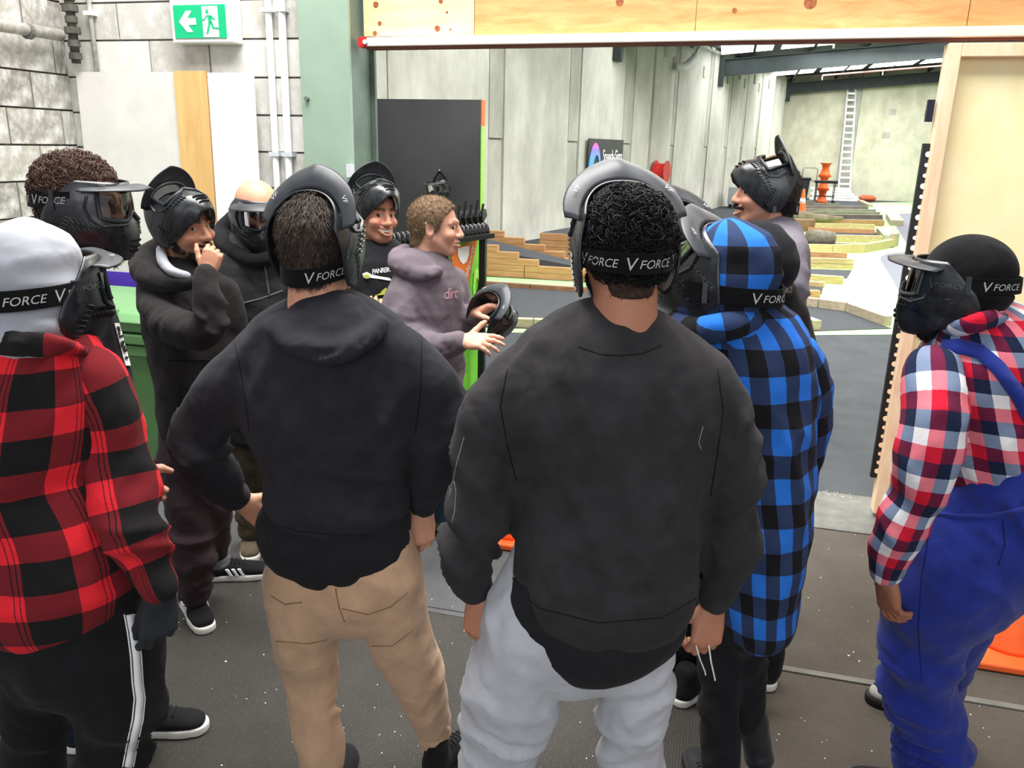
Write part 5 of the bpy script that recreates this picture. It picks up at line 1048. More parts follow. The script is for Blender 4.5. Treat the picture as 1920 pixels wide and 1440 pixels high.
M_seamd = plain('dark_seam', '0f0f11', 0.9); M_seamt = plain('tan_seam', '8a6a4e', 0.9); tr_ = tree(ho)
for L_ in ([(440, 640), (452, 700), (462, 760), (468, 812)], [(790, 630), (790, 700), (786, 760), (778, 815)], [(496, 978), (560, 996), (630, 1003), (700, 1002), (764, 985)]): line_on(t, 'seam', tr_, L_, 0.0014, M_seamd)
tr_ = tree(jo)
for L_ in ([(509, 1117), (534, 1133), (566, 1129)], [(518, 1202), (579, 1207), (614, 1199)], [(629, 1103), (636, 1140), (646, 1165)], [(641, 1141), (690, 1152), (732, 1138), (765, 1110)], [(697, 1211), (735, 1211), (773, 1183)]): line_on(t, 'seam', tr_, L_, 0.0018, M_seamt)
for r_, nm in ((f.limb([(812, 1358, 33, 0.14), (815, 1400, 27, 0.15)], (0, 1)), 'r'), (f.limb([(604, 1428, 34, -0.04), (606, 1475, 28, -0.03)], (0, 1)), 'l')): garment('ankle_cuff', t, F_tan, [r_], 0.009, folds=[(0, 0.03, 0.06, 0.003, 0.012, 0.0)], wr=0.001)
a = f.J(815, 1420, 0.14); b = f.J(606, 1490, -0.02); shoe(t, (a[0]-0.01, a[1]-0.06, 0), (a[0]+0.11, a[1]+0.22, 0), so=M_soled); shoe(t, (b[0], b[1]-0.05, 0), (b[0]-0.03, b[1]+0.24, 0), so=M_soled)
M = frame(f.J(601, 462), 4, 0, 0, 0.99)
hw = [hand(f.J(452, 938, 0.10), f.J(500, 975, 0.12), (-0.3, -0.9, 0.4), False, curl=(40, 60, 40), arm=0.05), hand(f.J(790, 950, 0.10), f.J(788, 1000, 0.06), (0.6, -0.8, 0.2), True, curl=(50, 60, 40), arm=0.05)]
body(t, 'd9a083', [head(M, 'd9a083', neck=0.064)]+hw, [torso, al, ar, hips, ll, rl])
V, Q = hair_cap(0.010, rough=0.002, sc=60); hair(t, M, *join((V, Q), strands(V, Q, 9000, 0.020, 0.45, lambda p: np.stack([p[:, 0]*2+3*(p[:, 2]-0.05), -0.3+4*p[:, 1]*0, -1.2-4*p[:, 0]], 1), 0.0011, 3, 0.5)), M_hdark)
paint_mask('paintball_mask', M, 60, (0, -0.040, -0.006), 1.05, 'paintball mask pushed up on the head of the man in tan joggers', strap=((0.02, -0.035), (0.0, -0.062)), letters=1, letter_off=0.075)
# ------------------------------------------------------------------ man in the black sweatshirt and grey sweatpants, seen from behind
f = Fig(1.6); t = person(f, 1110, 1150, 'man in a black crew neck sweatshirt and light grey sweatpants with his back turned')
torso = f.rows([(1082, 634, 1240, 632, 0.08), (1005, 664, 1298, 664, 0.118), (932, 714, 1356, 714, 0.145), (915, 770, 1372, 770, 0.155), (942, 840, 1346, 840, 0.155), (968, 910, 1330, 910, 0.155), (966, 975, 1322, 968, 0.16), (958, 1036, 1318, 1030, 0.172), (958, 1074, 1316, 1070, 0.175), (964, 1098, 1310, 1094, 0.174)])
al = f.limb([(972, 715, 62), (925, 790, 64), (915, 870, 63), (905, 945, 62, -0.0), (885, 1020, 55, 0.02), (878, 1070, 46, 0.04), (893, 1105, 33, 0.06)], (0, 1)); ar = f.limb([(1315, 712, 62), (1352, 785, 62), (1368, 865, 60), (1376, 945, 55), (1370, 1030, 51, 0.02), (1348, 1095, 40, 0.05), (1338, 1130, 28, 0.06)], (0, 1))
sw_o = garment('sweatshirt', t, fabric('washed_black_fleece', '333133', 0.25), [torso, al, ar], 0.0105, 0.018, folds=[(1, 0.34, 0.12, 0.009, 0.06, 0.8), (2, 0.34, 0.14, 0.009, 0.06, -0.8), (0, 0.28, 0.12, 0.009, 0.13, 3.2), (0, 0.2, 0.15, 0.005, 0.1, 2.6), (1, 0.15, 0.1, 0.007, 0.07, 1.2), (2, 0.15, 0.1, 0.007, 0.07, -1.2)], seed=11)
tr_ = tree(sw_o)
for L_ in ([(952, 690), (938, 760), (952, 840), (968, 900)], [(1345, 690), (1356, 770), (1344, 860), (1332, 930)], [(950, 1085), (1010, 1140), (1122, 1168), (1242, 1158), (1312, 1118)], [(1085, 650), (1125, 664), (1165, 667), (1205, 663), (1240, 648)]): line_on(t, 'seam', tr_, L_, 0.0014, M_seamd)
for L_ in ([(870, 820), (862, 849), (856, 870), (850, 902), (842, 930)], [(851, 902), (855, 920), (852, 961), (847, 981)], [(1318, 800), (1310, 830), (1316, 845)]): line_on(t, 'chalk_scuff', tr_, L_, 0.0010, M_grey)
col_ = f.limb([(1078, 618, 12, 0.02), (1088, 629, 12, -0.045), (1120, 640, 12, -0.078), (1161, 644, 12, -0.088), (1204, 640, 12, -0.078), (1234, 628, 12, -0.045), (1244, 616, 12, 0.02)], (0, 0)); garment('collar_rib', t, F_black2, [col_], 0.007, wr=0.001, seed=12)
tee = f.rows([(995, 1010, 1285, 1010, 0.11), (955, 1075, 1296, 1075, 0.135), (940, 1114, 1298, 1134, 0.152), (968, 1140, 1288, 1182, 0.158)]); garment('tee_shirt', t, F_tee, [tee], 0.011, folds=[(0, 0.12, 0.1, 0.005, 0.07, 0.5)], seed=13)
hips = f.rows([(965, 1030, 1285, 1040, 0.10), (938, 1100, 1275, 1110, 0.12), (915, 1165, 1268, 1170, 0.135), (950, 1215, 1250, 1215, 0.11)], (0, 0)); ll = f.limb([(990, 1170, 90), (968, 1275, 84, 0.03), (942, 1370, 74, 0.06), (920, 1440, 60, 0.07), (906, 1540, 52, 0.06), (905, 1680, 46, 0.02)], (0, 0)); rl = f.limb([(1186, 1175, 80), (1189, 1285, 70, 0.02), (1188, 1380, 64, 0.04), (1184, 1450, 58, 0.05), (1180, 1560, 52, 0.04), (1178, 1680, 46, 0.02)], (0, 0))
garment('sweatpants', t, F_gsweat, [hips, ll, rl], 0.0105, 0.03, folds=[(1, 0.12, 0.12, 0.012, 0.05, 0.5), (1, 0.30, 0.14, 0.010, 0.06, 0.5), (2, 0.10, 0.10, 0.012, 0.06, -0.6), (2, 0.30, 0.15, 0.008, 0.07, -0.4)], seed=14)
a = f.J(905, 1690, 0.02); b = f.J(1178, 1690, 0.02); shoe(t, (a[0], a[1]-0.08, 0), (a[0]-0.05, a[1]+0.2, 0)); shoe(t, (b[0], b[1]-0.08, 0), (b[0]+0.03, b[1]+0.2, 0))
M = frame(f.J(1170, 472), -24, 2, -1, 0.92)
hw = [hand(f.J(898, 1112, 0.06), f.J(896, 1180, 0.02), (-0.35, -0.9, 0.2), False, curl=(45, 60, 45), arm=0.06, size=0.95), hand(f.J(1336, 1135, 0.06), f.J(1322, 1210, 0.03), (0.45, -0.85, 0.1), True, curl=(40, 60, 40), arm=0.06, size=0.95)]
body(t, 'b87f64', [head(M, 'b87f64', neck=0.066, neck_len=0.13, stub=('1c1614', 0.6))]+hw, [torso, al, ar, hips, ll, rl])
V, Q = hair_cap(0.013, [(-0.14, -0.045), (-0.05, -0.035), (-0.02, -0.01), (0.0, 0.03), (0.05, 0.06), (0.13, 0.085)], 0.006, 45, seed=4); hair(t, M, *join((V, Q), curls(V, Q, 2600, 0.011, 0.0014, 1.3, 5, 0.003)), M_hblack)
V, Q = hair_cap(0.003, HAIRLINE, 0.001, 80); hair(t, M, *join((V, Q), strands(V, Q, 2500, 0.006, 0.5, down, 0.0008, 8)), hair_mat('faded_hair', '241a16', '4a342a'), 'faded_nape')
V, Q = beard_mesh(0.008, seed=3); hair(t, M, V, Q, M_beard, 'beard')
paint_mask('paintball_mask', M, 40, (0, -0.014, 0.004), 1.13, 'paintball mask pushed up over the black curls of the man in grey sweatpants', strap=((0.02, -0.005), (0.0, -0.002)), strap_r=(0.102, 0.128), letters=3, letter_off=0.015)
dc = MB().tube([f.J(1305, 1210, 0.0), f.J(1312, 1235, -0.01), f.J(1322, 1260, 0.0), f.J(1323, 1266, 0.0)], 0.0016, 5); dc.tube([f.J(1329, 1210, 0.0), f.J(1333, 1240, -0.01), f.J(1341, 1276, 0.0)], 0.0018, 5); obj('drawstring', dc, M_whitep, t)
# ------------------------------------------------------------------ person in the red and black plaid jacket
f = Fig(1.6); t = person(f, 130, 1150, 'person in a red and black plaid jacket and striped black track pants')
torso = f.rows([(10, 612, 140, 628, 0.075), (-60, 650, 185, 682, 0.115), (-105, 720, 212, 745, 0.15), (-100, 800, 205, 815, 0.165), (-85, 890, 190, 900, 0.17), (-75, 960, 232, 955, 0.178), (-76, 1030, 258, 1015, 0.188), (-74, 1095, 272, 1048, 0.195)])
ar = f.limb([(168, 705, 60), (202, 775, 58), (216, 850, 60), (232, 930, 62, -0.03), (256, 1010, 54, -0.05), (284, 1070, 42, -0.06), (300, 1108, 33, -0.07)], (0, 1)); al = f.limb([(-70, 720, 58), (-110, 830, 56, 0.05), (-120, 940, 52, 0.1), (-110, 1060, 42, 0.12)], (0, 1))
garment('plaid_jacket', t, P_red, [torso], 0.0105, folds=[(0, 0.36, 0.2, 0.006, 0.09, 0.9)], seed=21, uv=True, uvs=[(0.20, 0.02, 0.0)])
garment('sleeve', t, P_red, [ar], 0.0105, folds=[(0, 0.36, 0.12, 0.009, 0.06, 0.6), (0, 0.5, 0.06, 0.003, 0.04, 0.3)], seed=24, uv=True, uvs=[(0.066, 0.05, None)]); garment('sleeve', t, P_red, [al], 0.0105, seed=25, uv=True, uvs=[(0.066, 0, None)])
cl = f.limb([(-40, 638, 26, -0.08), (20, 644, 26, -0.12), (70, 646, 26, -0.13), (118, 650, 24, -0.105), (152, 658, 18, -0.02)], (0, 0), 0.6); garment('jacket_collar', t, P_red, [cl], 0.009, seed=22, wr=0.002, uv='long')
hips = f.rows([(-30, 1040, 245, 1030, 0.13), (-25, 1110, 268, 1100, 0.145), (-5, 1180, 288, 1175, 0.15), (30, 1240, 280, 1240, 0.12)], (0, 0)); ll = f.limb([(62, 1200, 76), (66, 1310, 60, 0.02), (66, 1440, 52, 0.04), (66, 1560, 46, 0.03), (66, 1680, 42, 0.0)], (0, 0)); rl = f.limb([(225, 1195, 78), (226, 1310, 72), (214, 1440, 64, 0.02), (206, 1560, 52, 0.03), (204, 1680, 46, 0.0)], (0, 0))
tp_o = garment('track_pants', t, F_trk, [hips, ll, rl], 0.011, 0.03, folds=[(2, 0.25, 0.2, 0.008, 0.08, 0.4), (1, 0.25, 0.2, 0.008, 0.08, 0.4)], seed=23)
a = f.J(66, 1690); b = f.J(204, 1690); shoe(t, (a[0], a[1]-0.08, 0), (a[0]+0.12, a[1]+0.2, 0)); shoe(t, (b[0], b[1]-0.08, 0), (b[0]+0.16, b[1]+0.2, 0))
M = frame(f.J(68, 536), -4, -4, 0, 0.95)
body(t, 'c08a70', [head(M, 'c08a70', face=False)], [torso, ar, al, hips, ll, rl])
v, q = hand(f.J(302, 1112, -0.07), f.J(296, 1190, -0.09), (0.75, -0.6, 0.2), True, curls_=((25, 30, 20), (30, 40, 25), (35, 45, 30), (40, 45, 30)), size=0.95, arm=0.02, thumb=(0.85, 0.28, -0.35)); qmesh('glove', v, q, F_glove, t)
def hood_up(t, M, mat, th=0.02, seed=0, name='hood', low=-0.15, uv=None, back=0.0, peak=0.0):
    fl = Fld((-0.16, -0.20, -0.24), (0.16, 0.16, 0.20), 0.0075); fl.ell((0, -0.016-back, 0.035), (0.078+th, 0.104+th+back, 0.090+th), 0).ell((0, 0.015, -0.03), (0.076+th, 0.085+th, 0.10), 0.03).cap((0, -0.03, -0.06), (0, -0.04, low), 0.070+th*0.5, 0.074+th*0.8, 0.03)
    if peak: fl.ell((0, -0.10, 0.03), (0.06, 0.06, 0.06), 0.04)
    fl.ell((0, 0.10, -0.02), (0.068, 0.075, 0.105), 0.015, 's'); V, Q = fl.mesh(); N = vnormals(V, Q)
    V = V+N*(0.006*vnoise(V, 12, seed)+0.006*(0.5-np.abs(vnoise(V*np.array((8., 8., 22.)), 1.0, seed+2))*1.8)+0.004*np.exp(-(V[:, 0]/0.006)**2)+0.005*np.sin(V[:, 2]*90+8*vnoise(V, 6, seed+1))*np.clip((-0.02-V[:, 2])/0.05, 0, 1))[:, None]
    U = None
    if uv: a = np.arctan2(V[:, 0], -V[:, 1]-0.0); uvv = np.stack([a*0.11+uv[0], V[:, 2]+uv[1]], 1); U = uvv[Q]; d = U[:, :, 0]-U[:, :1, 0]; U[:, :, 0] -= np.where(d > 0.35, 0.22*np.pi, 0); U[:, :, 0] += np.where(d < -0.35, 0.22*np.pi, 0)
    return qmesh(name, xf(M, V), Q, mat, t, U)
hood_up(t, M, F_hoodg, 0.016, 5, 'hood', -0.085)
paint_mask('paintball_mask', M, 4, (0, 0.006, -0.01), 1.10, 'paintball mask worn over the grey hood of the person in red plaid', strap=((0.03, 0.0), (0.0, -0.02)), strap_r=(0.104, 0.130), letters=3, letter_off=0.06)
tr_ = tree(tp_o); sw = [(243, 1152), (249, 1185), (255, 1230), (258, 1280), (262, 1310), (258, 1350), (248, 1395), (240, 1438)]
ribbon_on(t, 'white_stripe', tr_, sw, 6.5, M_whitep)
for s_ in (-10, 10): line_on(t, 'stripe_edge', tr_, [(x+s_, y) for x, y in sw], 0.0018, M_whitep)
# ------------------------------------------------------------------ curly haired man behind
f = Fig(2.1); t = person(f, 170, 900, 'curly brown haired man in a dark hoodie wearing a mask and facing right')
torso = f.rows([(110, 520, 185, 530, 0.065), (80, 560, 205, 580, 0.10), (70, 640, 226, 650, 0.125), (75, 740, 244, 750, 0.125), (85, 820, 248, 830, 0.125), (90, 920, 242, 930, 0.125)]); ar = f.limb([(136, 600, 46, -0.10), (146, 700, 44, -0.12), (176, 790, 40, -0.12), (206, 850, 33, -0.11), (224, 888, 24, -0.09)], (0, 1))
dh_o = garment('dark_hoodie', t, F_navy, [torso, ar], 0.012, 0.035, folds=[(1, 0.3, 0.1, 0.01, 0.05, 0.3)], seed=31)
hd = f.limb([(100, 540, 24, -0.10), (140, 560, 26, -0.12), (185, 570, 20, -0.06)], (0, 0)); garment('hood', t, F_navy, [hd], 0.011, seed=32)
hips = f.rows([(95, 900, 250, 905, 0.12), (100, 1000, 262, 1005, 0.13), (110, 1060, 258, 1060, 0.12)], (0, 0)); ll = f.limb([(150, 1040, 50), (146, 1200, 40), (140, 1360, 34)], (0, 0)); rl = f.limb([(225, 1040, 48), (250, 1180, 38), (270, 1330, 32, 0.05)], (0, 0)); garment('jeans', t, fabric('dark_jean', '232a38', 0.25), [hips, ll, rl], 0.013, 0.03, seed=33)
a = F(132, 1402); shoe(t, a+(-0.02, 0, 0), a+(0.25, 0.06, 0), L=0.28); a = F(240, 1378); shoe(t, a+(-0.02, 0.0, 0), a+(0.24, 0.10, 0), L=0.28)
M = frame(f.J(150, 378), 76, -4, 0, 0.96)
hw = [hand(f.J(224, 890, -0.09), f.J(250, 908, -0.09), (0.5, -0.8, 0.3), False, curl=(40, 50, 30), arm=0.05)]
body(t, 'd3a089', [head(M, 'd3a089')]+hw, [torso, ar, hips, ll, rl])
pr_ = [(0.06, 500, 0)]
V, Q = hair_cap(0.008, [(-0.15, -0.085), (-0.05, -0.075), (-0.02, -0.03), (0.0, 0.0), (0.03, 0.03), (0.055, 0.06), (0.13, 0.075)], 0.005, 50, seed=6, top=0.6); hair(t, M, *join((V, Q), curls(V, Q, 1500, 0.008, 0.0013, 1.4, 9, 0.002)), M_hbrown)
V, Q = beard_mesh(0.010, seed=5, low=0.03); hair(t, M, V, Q, M_beard, 'beard')
paint_mask('paintball_mask', M, 0, (0, 0.004, -0.004), 1.0, 'paintball mask worn by the curly brown haired man', strap=((0.02, 0.012), (0.0, 0.0)), strap_r=(0.096, 0.118), letters=2, letter_off=0.08)
tr_ = tree(dh_o); rs = np.random.RandomState(3)
decal_on(t, 'chest_print', tr_, [[(x, y) for x, y in ((212+(k*8)*0.27, 606+k*8), (221+(k*8)*0.27, 606+k*8), (221+(k*8+8)*0.27, 614+k*8), (212+(k*8+8)*0.27, 614+k*8))] for k in range(10)], M_whitep)
decal_on(t, 'print_marks', tr_, [[(x, y), (x+3, y+1), (x+2, y+5), (x-1, y+4)] for x, y in [(213+(yy-606)*0.27+rs.uniform(0, 5), yy) for yy in rs.uniform(610, 676, 16)]], M_black, 0.006)
# ------------------------------------------------------------------ man with his hand at his mouth
f = Fig(2.95); t = person(f, 370, 800, 'laughing bearded man in a black zip hoodie with his hand at his mouth')
torso = f.rows([(304, 505, 380, 510, 0.07), (276, 530, 415, 535, 0.105), (266, 575, 432, 580, 0.13), (276, 640, 438, 645, 0.135), (292, 710, 434, 715, 0.135), (298, 765, 430, 768, 0.135), (304, 800, 426, 802, 0.135)])
ra_ = f.limb([(288, 548, 32, -0.05), (303, 590, 34, -0.14), (335, 615, 37, -0.22), (375, 622, 36, -0.29), (394, 600, 35, -0.31), (393, 562, 29, -0.30), (388, 530, 25, -0.28), (387, 511, 22, -0.27)], (0, 1)); la_ = f.limb([(418, 550, 32, 0.02), (436, 620, 30, 0.03), (432, 700, 28, -0.02), (428, 760, 22, -0.05)], (0, 1))
zh_o = garment('zip_hoodie', t, F_char, [torso, ra_, la_], 0.0115, 0.03, folds=[(1, 0.24, 0.08, 0.016, 0.05, 0.4), (1, 0.42, 0.08, 0.010, 0.035, 0.3), (0, 0.4, 0.15, 0.006, 0.09, 1.0)], seed=41)
hd = f.limb([(296, 466, 20, 0.06), (270, 490, 26, 0.02), (282, 518, 24, -0.08), (330, 532, 18, -0.15), (365, 528, 12, -0.17)], (0, 0)); garment('hood', t, F_char, [hd], 0.0095, seed=42); hl = f.limb([(302, 468, 9, -0.03), (305, 490, 10, -0.09), (322, 508, 9, -0.15), (350, 517, 8, -0.17)], (0, 0)); garment('hood_lining', t, F_hoodg, [hl], 0.007, wr=0.001, seed=43)
hips = f.rows([(302, 790, 424, 790, 0.12), (300, 850, 432, 850, 0.13), (308, 900, 436, 900, 0.125), (318, 930, 430, 930, 0.11)], (0, 0)); ll = f.limb([(348, 890, 46), (356, 960, 44, -0.05), (362, 1030, 40, -0.06), (364, 1080, 34, -0.04), (366, 1110, 30, -0.04)], (0, 0)); rl = f.limb([(396, 890, 42), (398, 960, 36, 0.02), (400, 1010, 32, 0.08), (404, 1035, 26, 0.10)], (0, 0))
garment('trousers', t, F_maroon, [hips, ll, rl], 0.0115, 0.03, folds=[(1, 0.28, 0.12, 0.010, 0.05, 0.4), (1, 0.42, 0.06, 0.012, 0.03, 0.2), (2, 0.25, 0.08, 0.010, 0.04, 0.3)], seed=44)
sk = f.limb([(406, 1022, 22, 0.10), (412, 1060, 19, 0.10)], (0, 1)); garment('sock', t, F_sock, [sk], 0.008, folds=[(0, 0.04, 0.05, 0.004, 0.02, 0.2)], wr=0.001)
a = F(386, 1086); shoe(t, a, a+(0.28, 0.12, 0), L=0.30, stripes=True); a = F(350, 1128); shoe(t, a, a+(0.20, -0.16, 0), L=0.30, stripes=True)
M = frame(f.J(346, 425), 103, 0, 5, 1.0)
hw = [hand(f.J(388, 514, -0.27), f.J(400, 470, -0.25), (0.35, -0.9, 0.1), False, curls_=((45, 65, 45), (60, 70, 50), (65, 75, 50), (65, 75, 50)), thumb=(0.70, 0.60, -0.15), tcurl=10, arm=0.06, size=0.80)]
body(t, 'c99274', [head(M, 'c99274', smile=0.9, stub=('1c1412', 0.5))]+hw, [torso, ra_, la_, hips, ll, rl]); eyes(t, M, 0.0095); teeth(t, M)
V, Q = hair_cap(0.006, HAIRLINE); hair(t, M, V, Q, M_hblack); V, Q = beard_mesh(0.003, seed=7); hair(t, M, V, Q, M_beard, 'beard')
paint_mask('paintball_mask', M, 66, (0, -0.042, 0.016), 1.02, 'paintball mask pushed up on the man with his hand at his mouth', strap=((0.02, -0.03), (0.0, -0.06)), letters=1)
tr_ = tree(zh_o); line_on(t, 'pocket_zip', tr_, [(343, 708), (338, 735), (336, 765)], 0.007, F_black2); line_on(t, 'zip_pull', tr_, [(334, 764), (336, 774)], 0.005, M_alu); line_on(t, 'seam', tr_, [(312, 676), (360, 674), (402, 676)], 0.003, M_seamd)
# ------------------------------------------------------------------ bald masked man in a black jacket
f = Fig(3.5); t = person(f, 480, 800, 'bald man in a black zip jacket wearing a full paintball mask')
torso = f.rows([(445, 455, 515, 460, 0.08), (405, 480, 545, 490, 0.125), (392, 530, 562, 540, 0.16), (400, 610, 560, 615, 0.17), (412, 700, 552, 705, 0.17), (420, 800, 548, 805, 0.165)]); al = f.limb([(408, 500, 32, 0), (398, 570, 32, 0.02), (410, 650, 30, 0.0), (425, 730, 24, -0.06)], (0, 1)); ar = f.limb([(548, 500, 32), (566, 580, 32, 0.02), (558, 660, 30, 0), (540, 740, 24, -0.06)], (0, 1))
zj_o = garment('zip_jacket', t, F_leath, [torso, al, ar], 0.012, 0.03, folds=[(0, 0.25, 0.2, 0.006, 0.1, 1.2)], seed=51)
hp_o = garment('jacket_hem_panel', t, F_black2, [f.rows([(398, 585, 562, 560, 0.172), (408, 690, 556, 695, 0.176), (418, 812, 550, 816, 0.17)])], 0.013, seed=52)
hd = f.limb([(432, 410, 14, 0.05), (416, 438, 18, 0.03), (430, 464, 17, -0.06), (470, 488, 13, -0.15), (512, 480, 13, -0.13), (532, 446, 14, 0.0)], (0, 0)); garment('hood', t, F_black2, [hd], 0.010, seed=53)
hips = f.rows([(425, 790, 545, 790, 0.13), (428, 860, 540, 860, 0.13)], (0, 0)); ll = f.limb([(456, 850, 36), (462, 920, 30), (470, 990, 25)], (0, 0)); rl = f.limb([(515, 850, 36), (520, 920, 30), (525, 990, 25)], (0, 0)); garment('camouflage_trousers', t, F_camo, [hips, ll, rl], 0.013, 0.03, folds=[(1, 0.2, 0.2, 0.008, 0.05, 0.4)], seed=54)
a = F(466, 1012); shoe(t, a+(0, 0.02, 0), a+(0.10, -0.14, 0), fabric('tan_shoe', '6d6250', 0.4), M_sole, L=0.28); a = F(525, 1012); shoe(t, a+(0, 0.02, 0), a+(0.10, -0.14, 0), MATS['tan_shoe'], M_sole, L=0.28)
M = frame(f.J(483, 398), 132, -6, 0, 1.14); body(t, 'd8a184', [head(M, 'd8a184')], [torso, al, ar, hips, ll, rl]); eyes(t, M)
paint_mask('paintball_mask', M, 0, (0, 0.004, -0.006), 1.02, 'paintball mask worn by the bald man in the black jacket', strap=((0.02, 0.0), (0.0, -0.01)), letters=1, visor_t=0.012)
tr_ = tree(zj_o); line_on(t, 'zip', tr_, [(492, 478), (500, 520), (505, 556)], 0.005, M_grey2); line_on(t, 'zip', tree(hp_o), [(506, 575), (508, 640), (508, 700)], 0.005, M_grey2); line_on(t, 'seam_piping', tr_, [(420, 572), (450, 570), (490, 560), (530, 545)], 0.004, M_grey2)
# ------------------------------------------------------------------ smiling man in the printed tee
f = Fig(3.75); t = person(f, 705, 750, 'smiling man in a black printed tee with a mask pushed up, behind the instructor')
torso = f.rows([(675, 468, 745, 470, 0.07), (645, 488, 775, 490, 0.11), (635, 535, 785, 535, 0.14), (642, 620, 780, 620, 0.15), (645, 720, 776, 720, 0.15), (648, 800, 772, 800, 0.15)]); al = f.limb([(650, 505, 30), (642, 570, 28), (655, 640, 24, -0.1), (700, 640, 20, -0.2)], (0, 1)); ar = f.limb([(770, 505, 30), (780, 570, 28), (770, 640, 24, -0.1), (722, 610, 18, -0.2)], (0, 1))
pt_o = garment('printed_tee', t, F_tee, [torso, al, ar], 0.013, 0.03, seed=61); hips = f.rows([(650, 780, 770, 780, 0.13), (652, 850, 768, 850, 0.13)], (0, 0)); ll = f.limb([(682, 840, 36), (684, 960, 26)], (0, 0)); rl = f.limb([(740, 840, 36), (742, 960, 26)], (0, 0)); garment('trousers', t, F_blk, [hips, ll, rl], 0.014, 0.03, seed=62)
a = F(684, 985); shoe(t, a, a+(0.05, -0.2, 0)); a = F(742, 985); shoe(t, a, a+(0.1, -0.18, 0))
M = frame(f.J(706, 402), 128, 0, -3, 1.02); body(t, 'd99a7f', [head(M, 'd99a7f', smile=1.0, stub=('3a2a22', 0.4)), hand(f.J(724, 612, -0.2), f.J(712, 592, -0.22), (-0.2, -0.6, 0.7), False, arm=0.05)], [torso, al, ar, hips, ll, rl]); eyes(t, M); teeth(t, M, 0.03)
V, Q = hair_cap(0.006, HAIRLINE); hair(t, M, V, Q, M_hdark)
paint_mask('paintball_mask', M, 66, (0, -0.042, 0.034), 1.02, 'paintball mask pushed up on the smiling man in the printed tee', strap=((0.02, -0.03), (0.0, -0.06)), letters=1)
M_yel = plain('acid_yellow', 'c3cf4a', 0.7); tr_ = tree(pt_o); text_on(t, 'lettering', tr_, 'PANREIK', 698, 514, 34, 9, -0.14, M_whitep, 0, 0.85)
decal_on(t, 'chest_art', tr_, [[(680, 513), (688, 510), (694, 513), (698, 517), (690, 523), (682, 520)], [(694, 514), (712, 518), (712, 523), (695, 521)], [(712, 518), (730, 521), (735, 526), (728, 526), (712, 523)]], M_whitep)
decal_on(t, 'chest_art', tr_, [[(683, 515), (692, 515), (694, 521), (686, 522)]], M_yel, 0.006); decal_on(t, 'chest_art', tr_, [[(716, 545), (724, 539), (726, 552), (712, 553)], [(702, 555), (714, 549), (712, 553)], [(702, 563), (710, 560), (722, 562), (712, 564), (708, 567)]], M_yel)
# ------------------------------------------------------------------ instructor in the mauve-grey hoodie
f = Fig(3.4); t = person(f, 800, 750, 'instructor with short light brown hair in a mauve grey hoodie holding a mask')
torso = f.rows([(770, 490, 838, 498, 0.08), (742, 515, 858, 520, 0.12), (735, 560, 870, 562, 0.15), (738, 620, 872, 620, 0.15), (745, 680, 872, 680, 0.15), (755, 716, 868, 716, 0.145)]); ar = f.limb([(768, 530, 36, -0.06), (752, 580, 36, -0.12), (758, 630, 35, -0.16), (800, 650, 30, -0.20), (840, 648, 25, -0.24), (866, 638, 20, -0.26)], (0, 1)); al = f.limb([(848, 530, 30, 0.10), (866, 580, 28, 0.12), (878, 600, 24, 0.05), (888, 588, 20, -0.02)], (0, 1))
mh_o = garment('hoodie', t, F_mauve, [torso, ar, al], 0.0115, 0.03, folds=[(1, 0.30, 0.10, 0.012, 0.05, 0.4), (1, 0.42, 0.06, 0.003, 0.03, 0.2), (0, 0.35, 0.12, 0.006, 0.08, 0.8)], seed=71)
hd = f.limb([(826, 508, 10, -0.12), (790, 516, 13, -0.14), (752, 503, 15, -0.11), (740, 484, 15, -0.02), (762, 466, 11, 0.05)], (0, 0), 0.7); garment('hood', t, F_mauve, [hd], 0.0085, ells=[(f.J(770, 490, -0.05), (0.085, 0.07, 0.055)), (f.J(800, 500, -0.06), (0.06, 0.05, 0.04))], k=0.04, folds=[(0, 0.12, 0.15, 0.006, 0.05, 2.4)], seed=72)
hips = f.rows([(758, 700, 864, 700, 0.12), (758, 780, 860, 780, 0.13)], (0, 0)); ll = f.limb([(790, 770, 34), (790, 870, 28), (792, 965, 24)], (0, 0)); rl = f.limb([(835, 770, 34), (838, 870, 28, 0.1), (835, 965, 24, 0.1)], (0, 0)); garment('jeans', t, F_jean, [hips, ll, rl], 0.013, 0.03, folds=[(1, 0.3, 0.2, 0.006, 0.05, 0.3)], seed=73)
F_boot = fabric('brown_boot', '6d5238', 0.3); a = F(792, 1000); shoe(t, a, a+(0.25, 0.08, 0), F_boot, M_soled); a = F(830, 985); shoe(t, a, a+(0.25, 0.08, 0), F_boot, M_soled)
M = frame(f.J(816, 424), 79, -2, 0, 0.98)
wl, wr_ = f.J(888, 588, -0.02), f.J(866, 638, -0.26)
hw = [hand(wr_, f.J(915, 640, -0.30), (0.15, -0.55, 0.8), False, curls_=((10, 15, 10), (12, 18, 10), (20, 22, 15), (25, 25, 15)), spread=8, thumb=(0.5, 0.85, 0.2), tcurl=5, arm=0.05), hand(wl, f.J(935, 568, -0.06), (-0.1, 0.2, 1), True, curls_=((25, 35, 20),)*4, arm=0.06, thumb=(0.6, 0.6, -0.5))]
body(t, 'e0a98f', [head(M, 'e0a98f', smile=0.25, stub=('8a6652', 0.25), brow='6b4c38')]+hw, [torso, ar, al, hips, ll, rl]); eyes(t, M)
V, Q = hair_cap(0.009, HAIRLINE, 0.0015, 70); hair(t, M, *join((V, Q), strands(V, Q, 6000, 0.014, 0.5, lambda p: np.stack([0*p[:, 0], 0.6+0*p[:, 0], -0.8+6*p[:, 2]], 1), 0.001, 12, 0.5)), M_hlight)
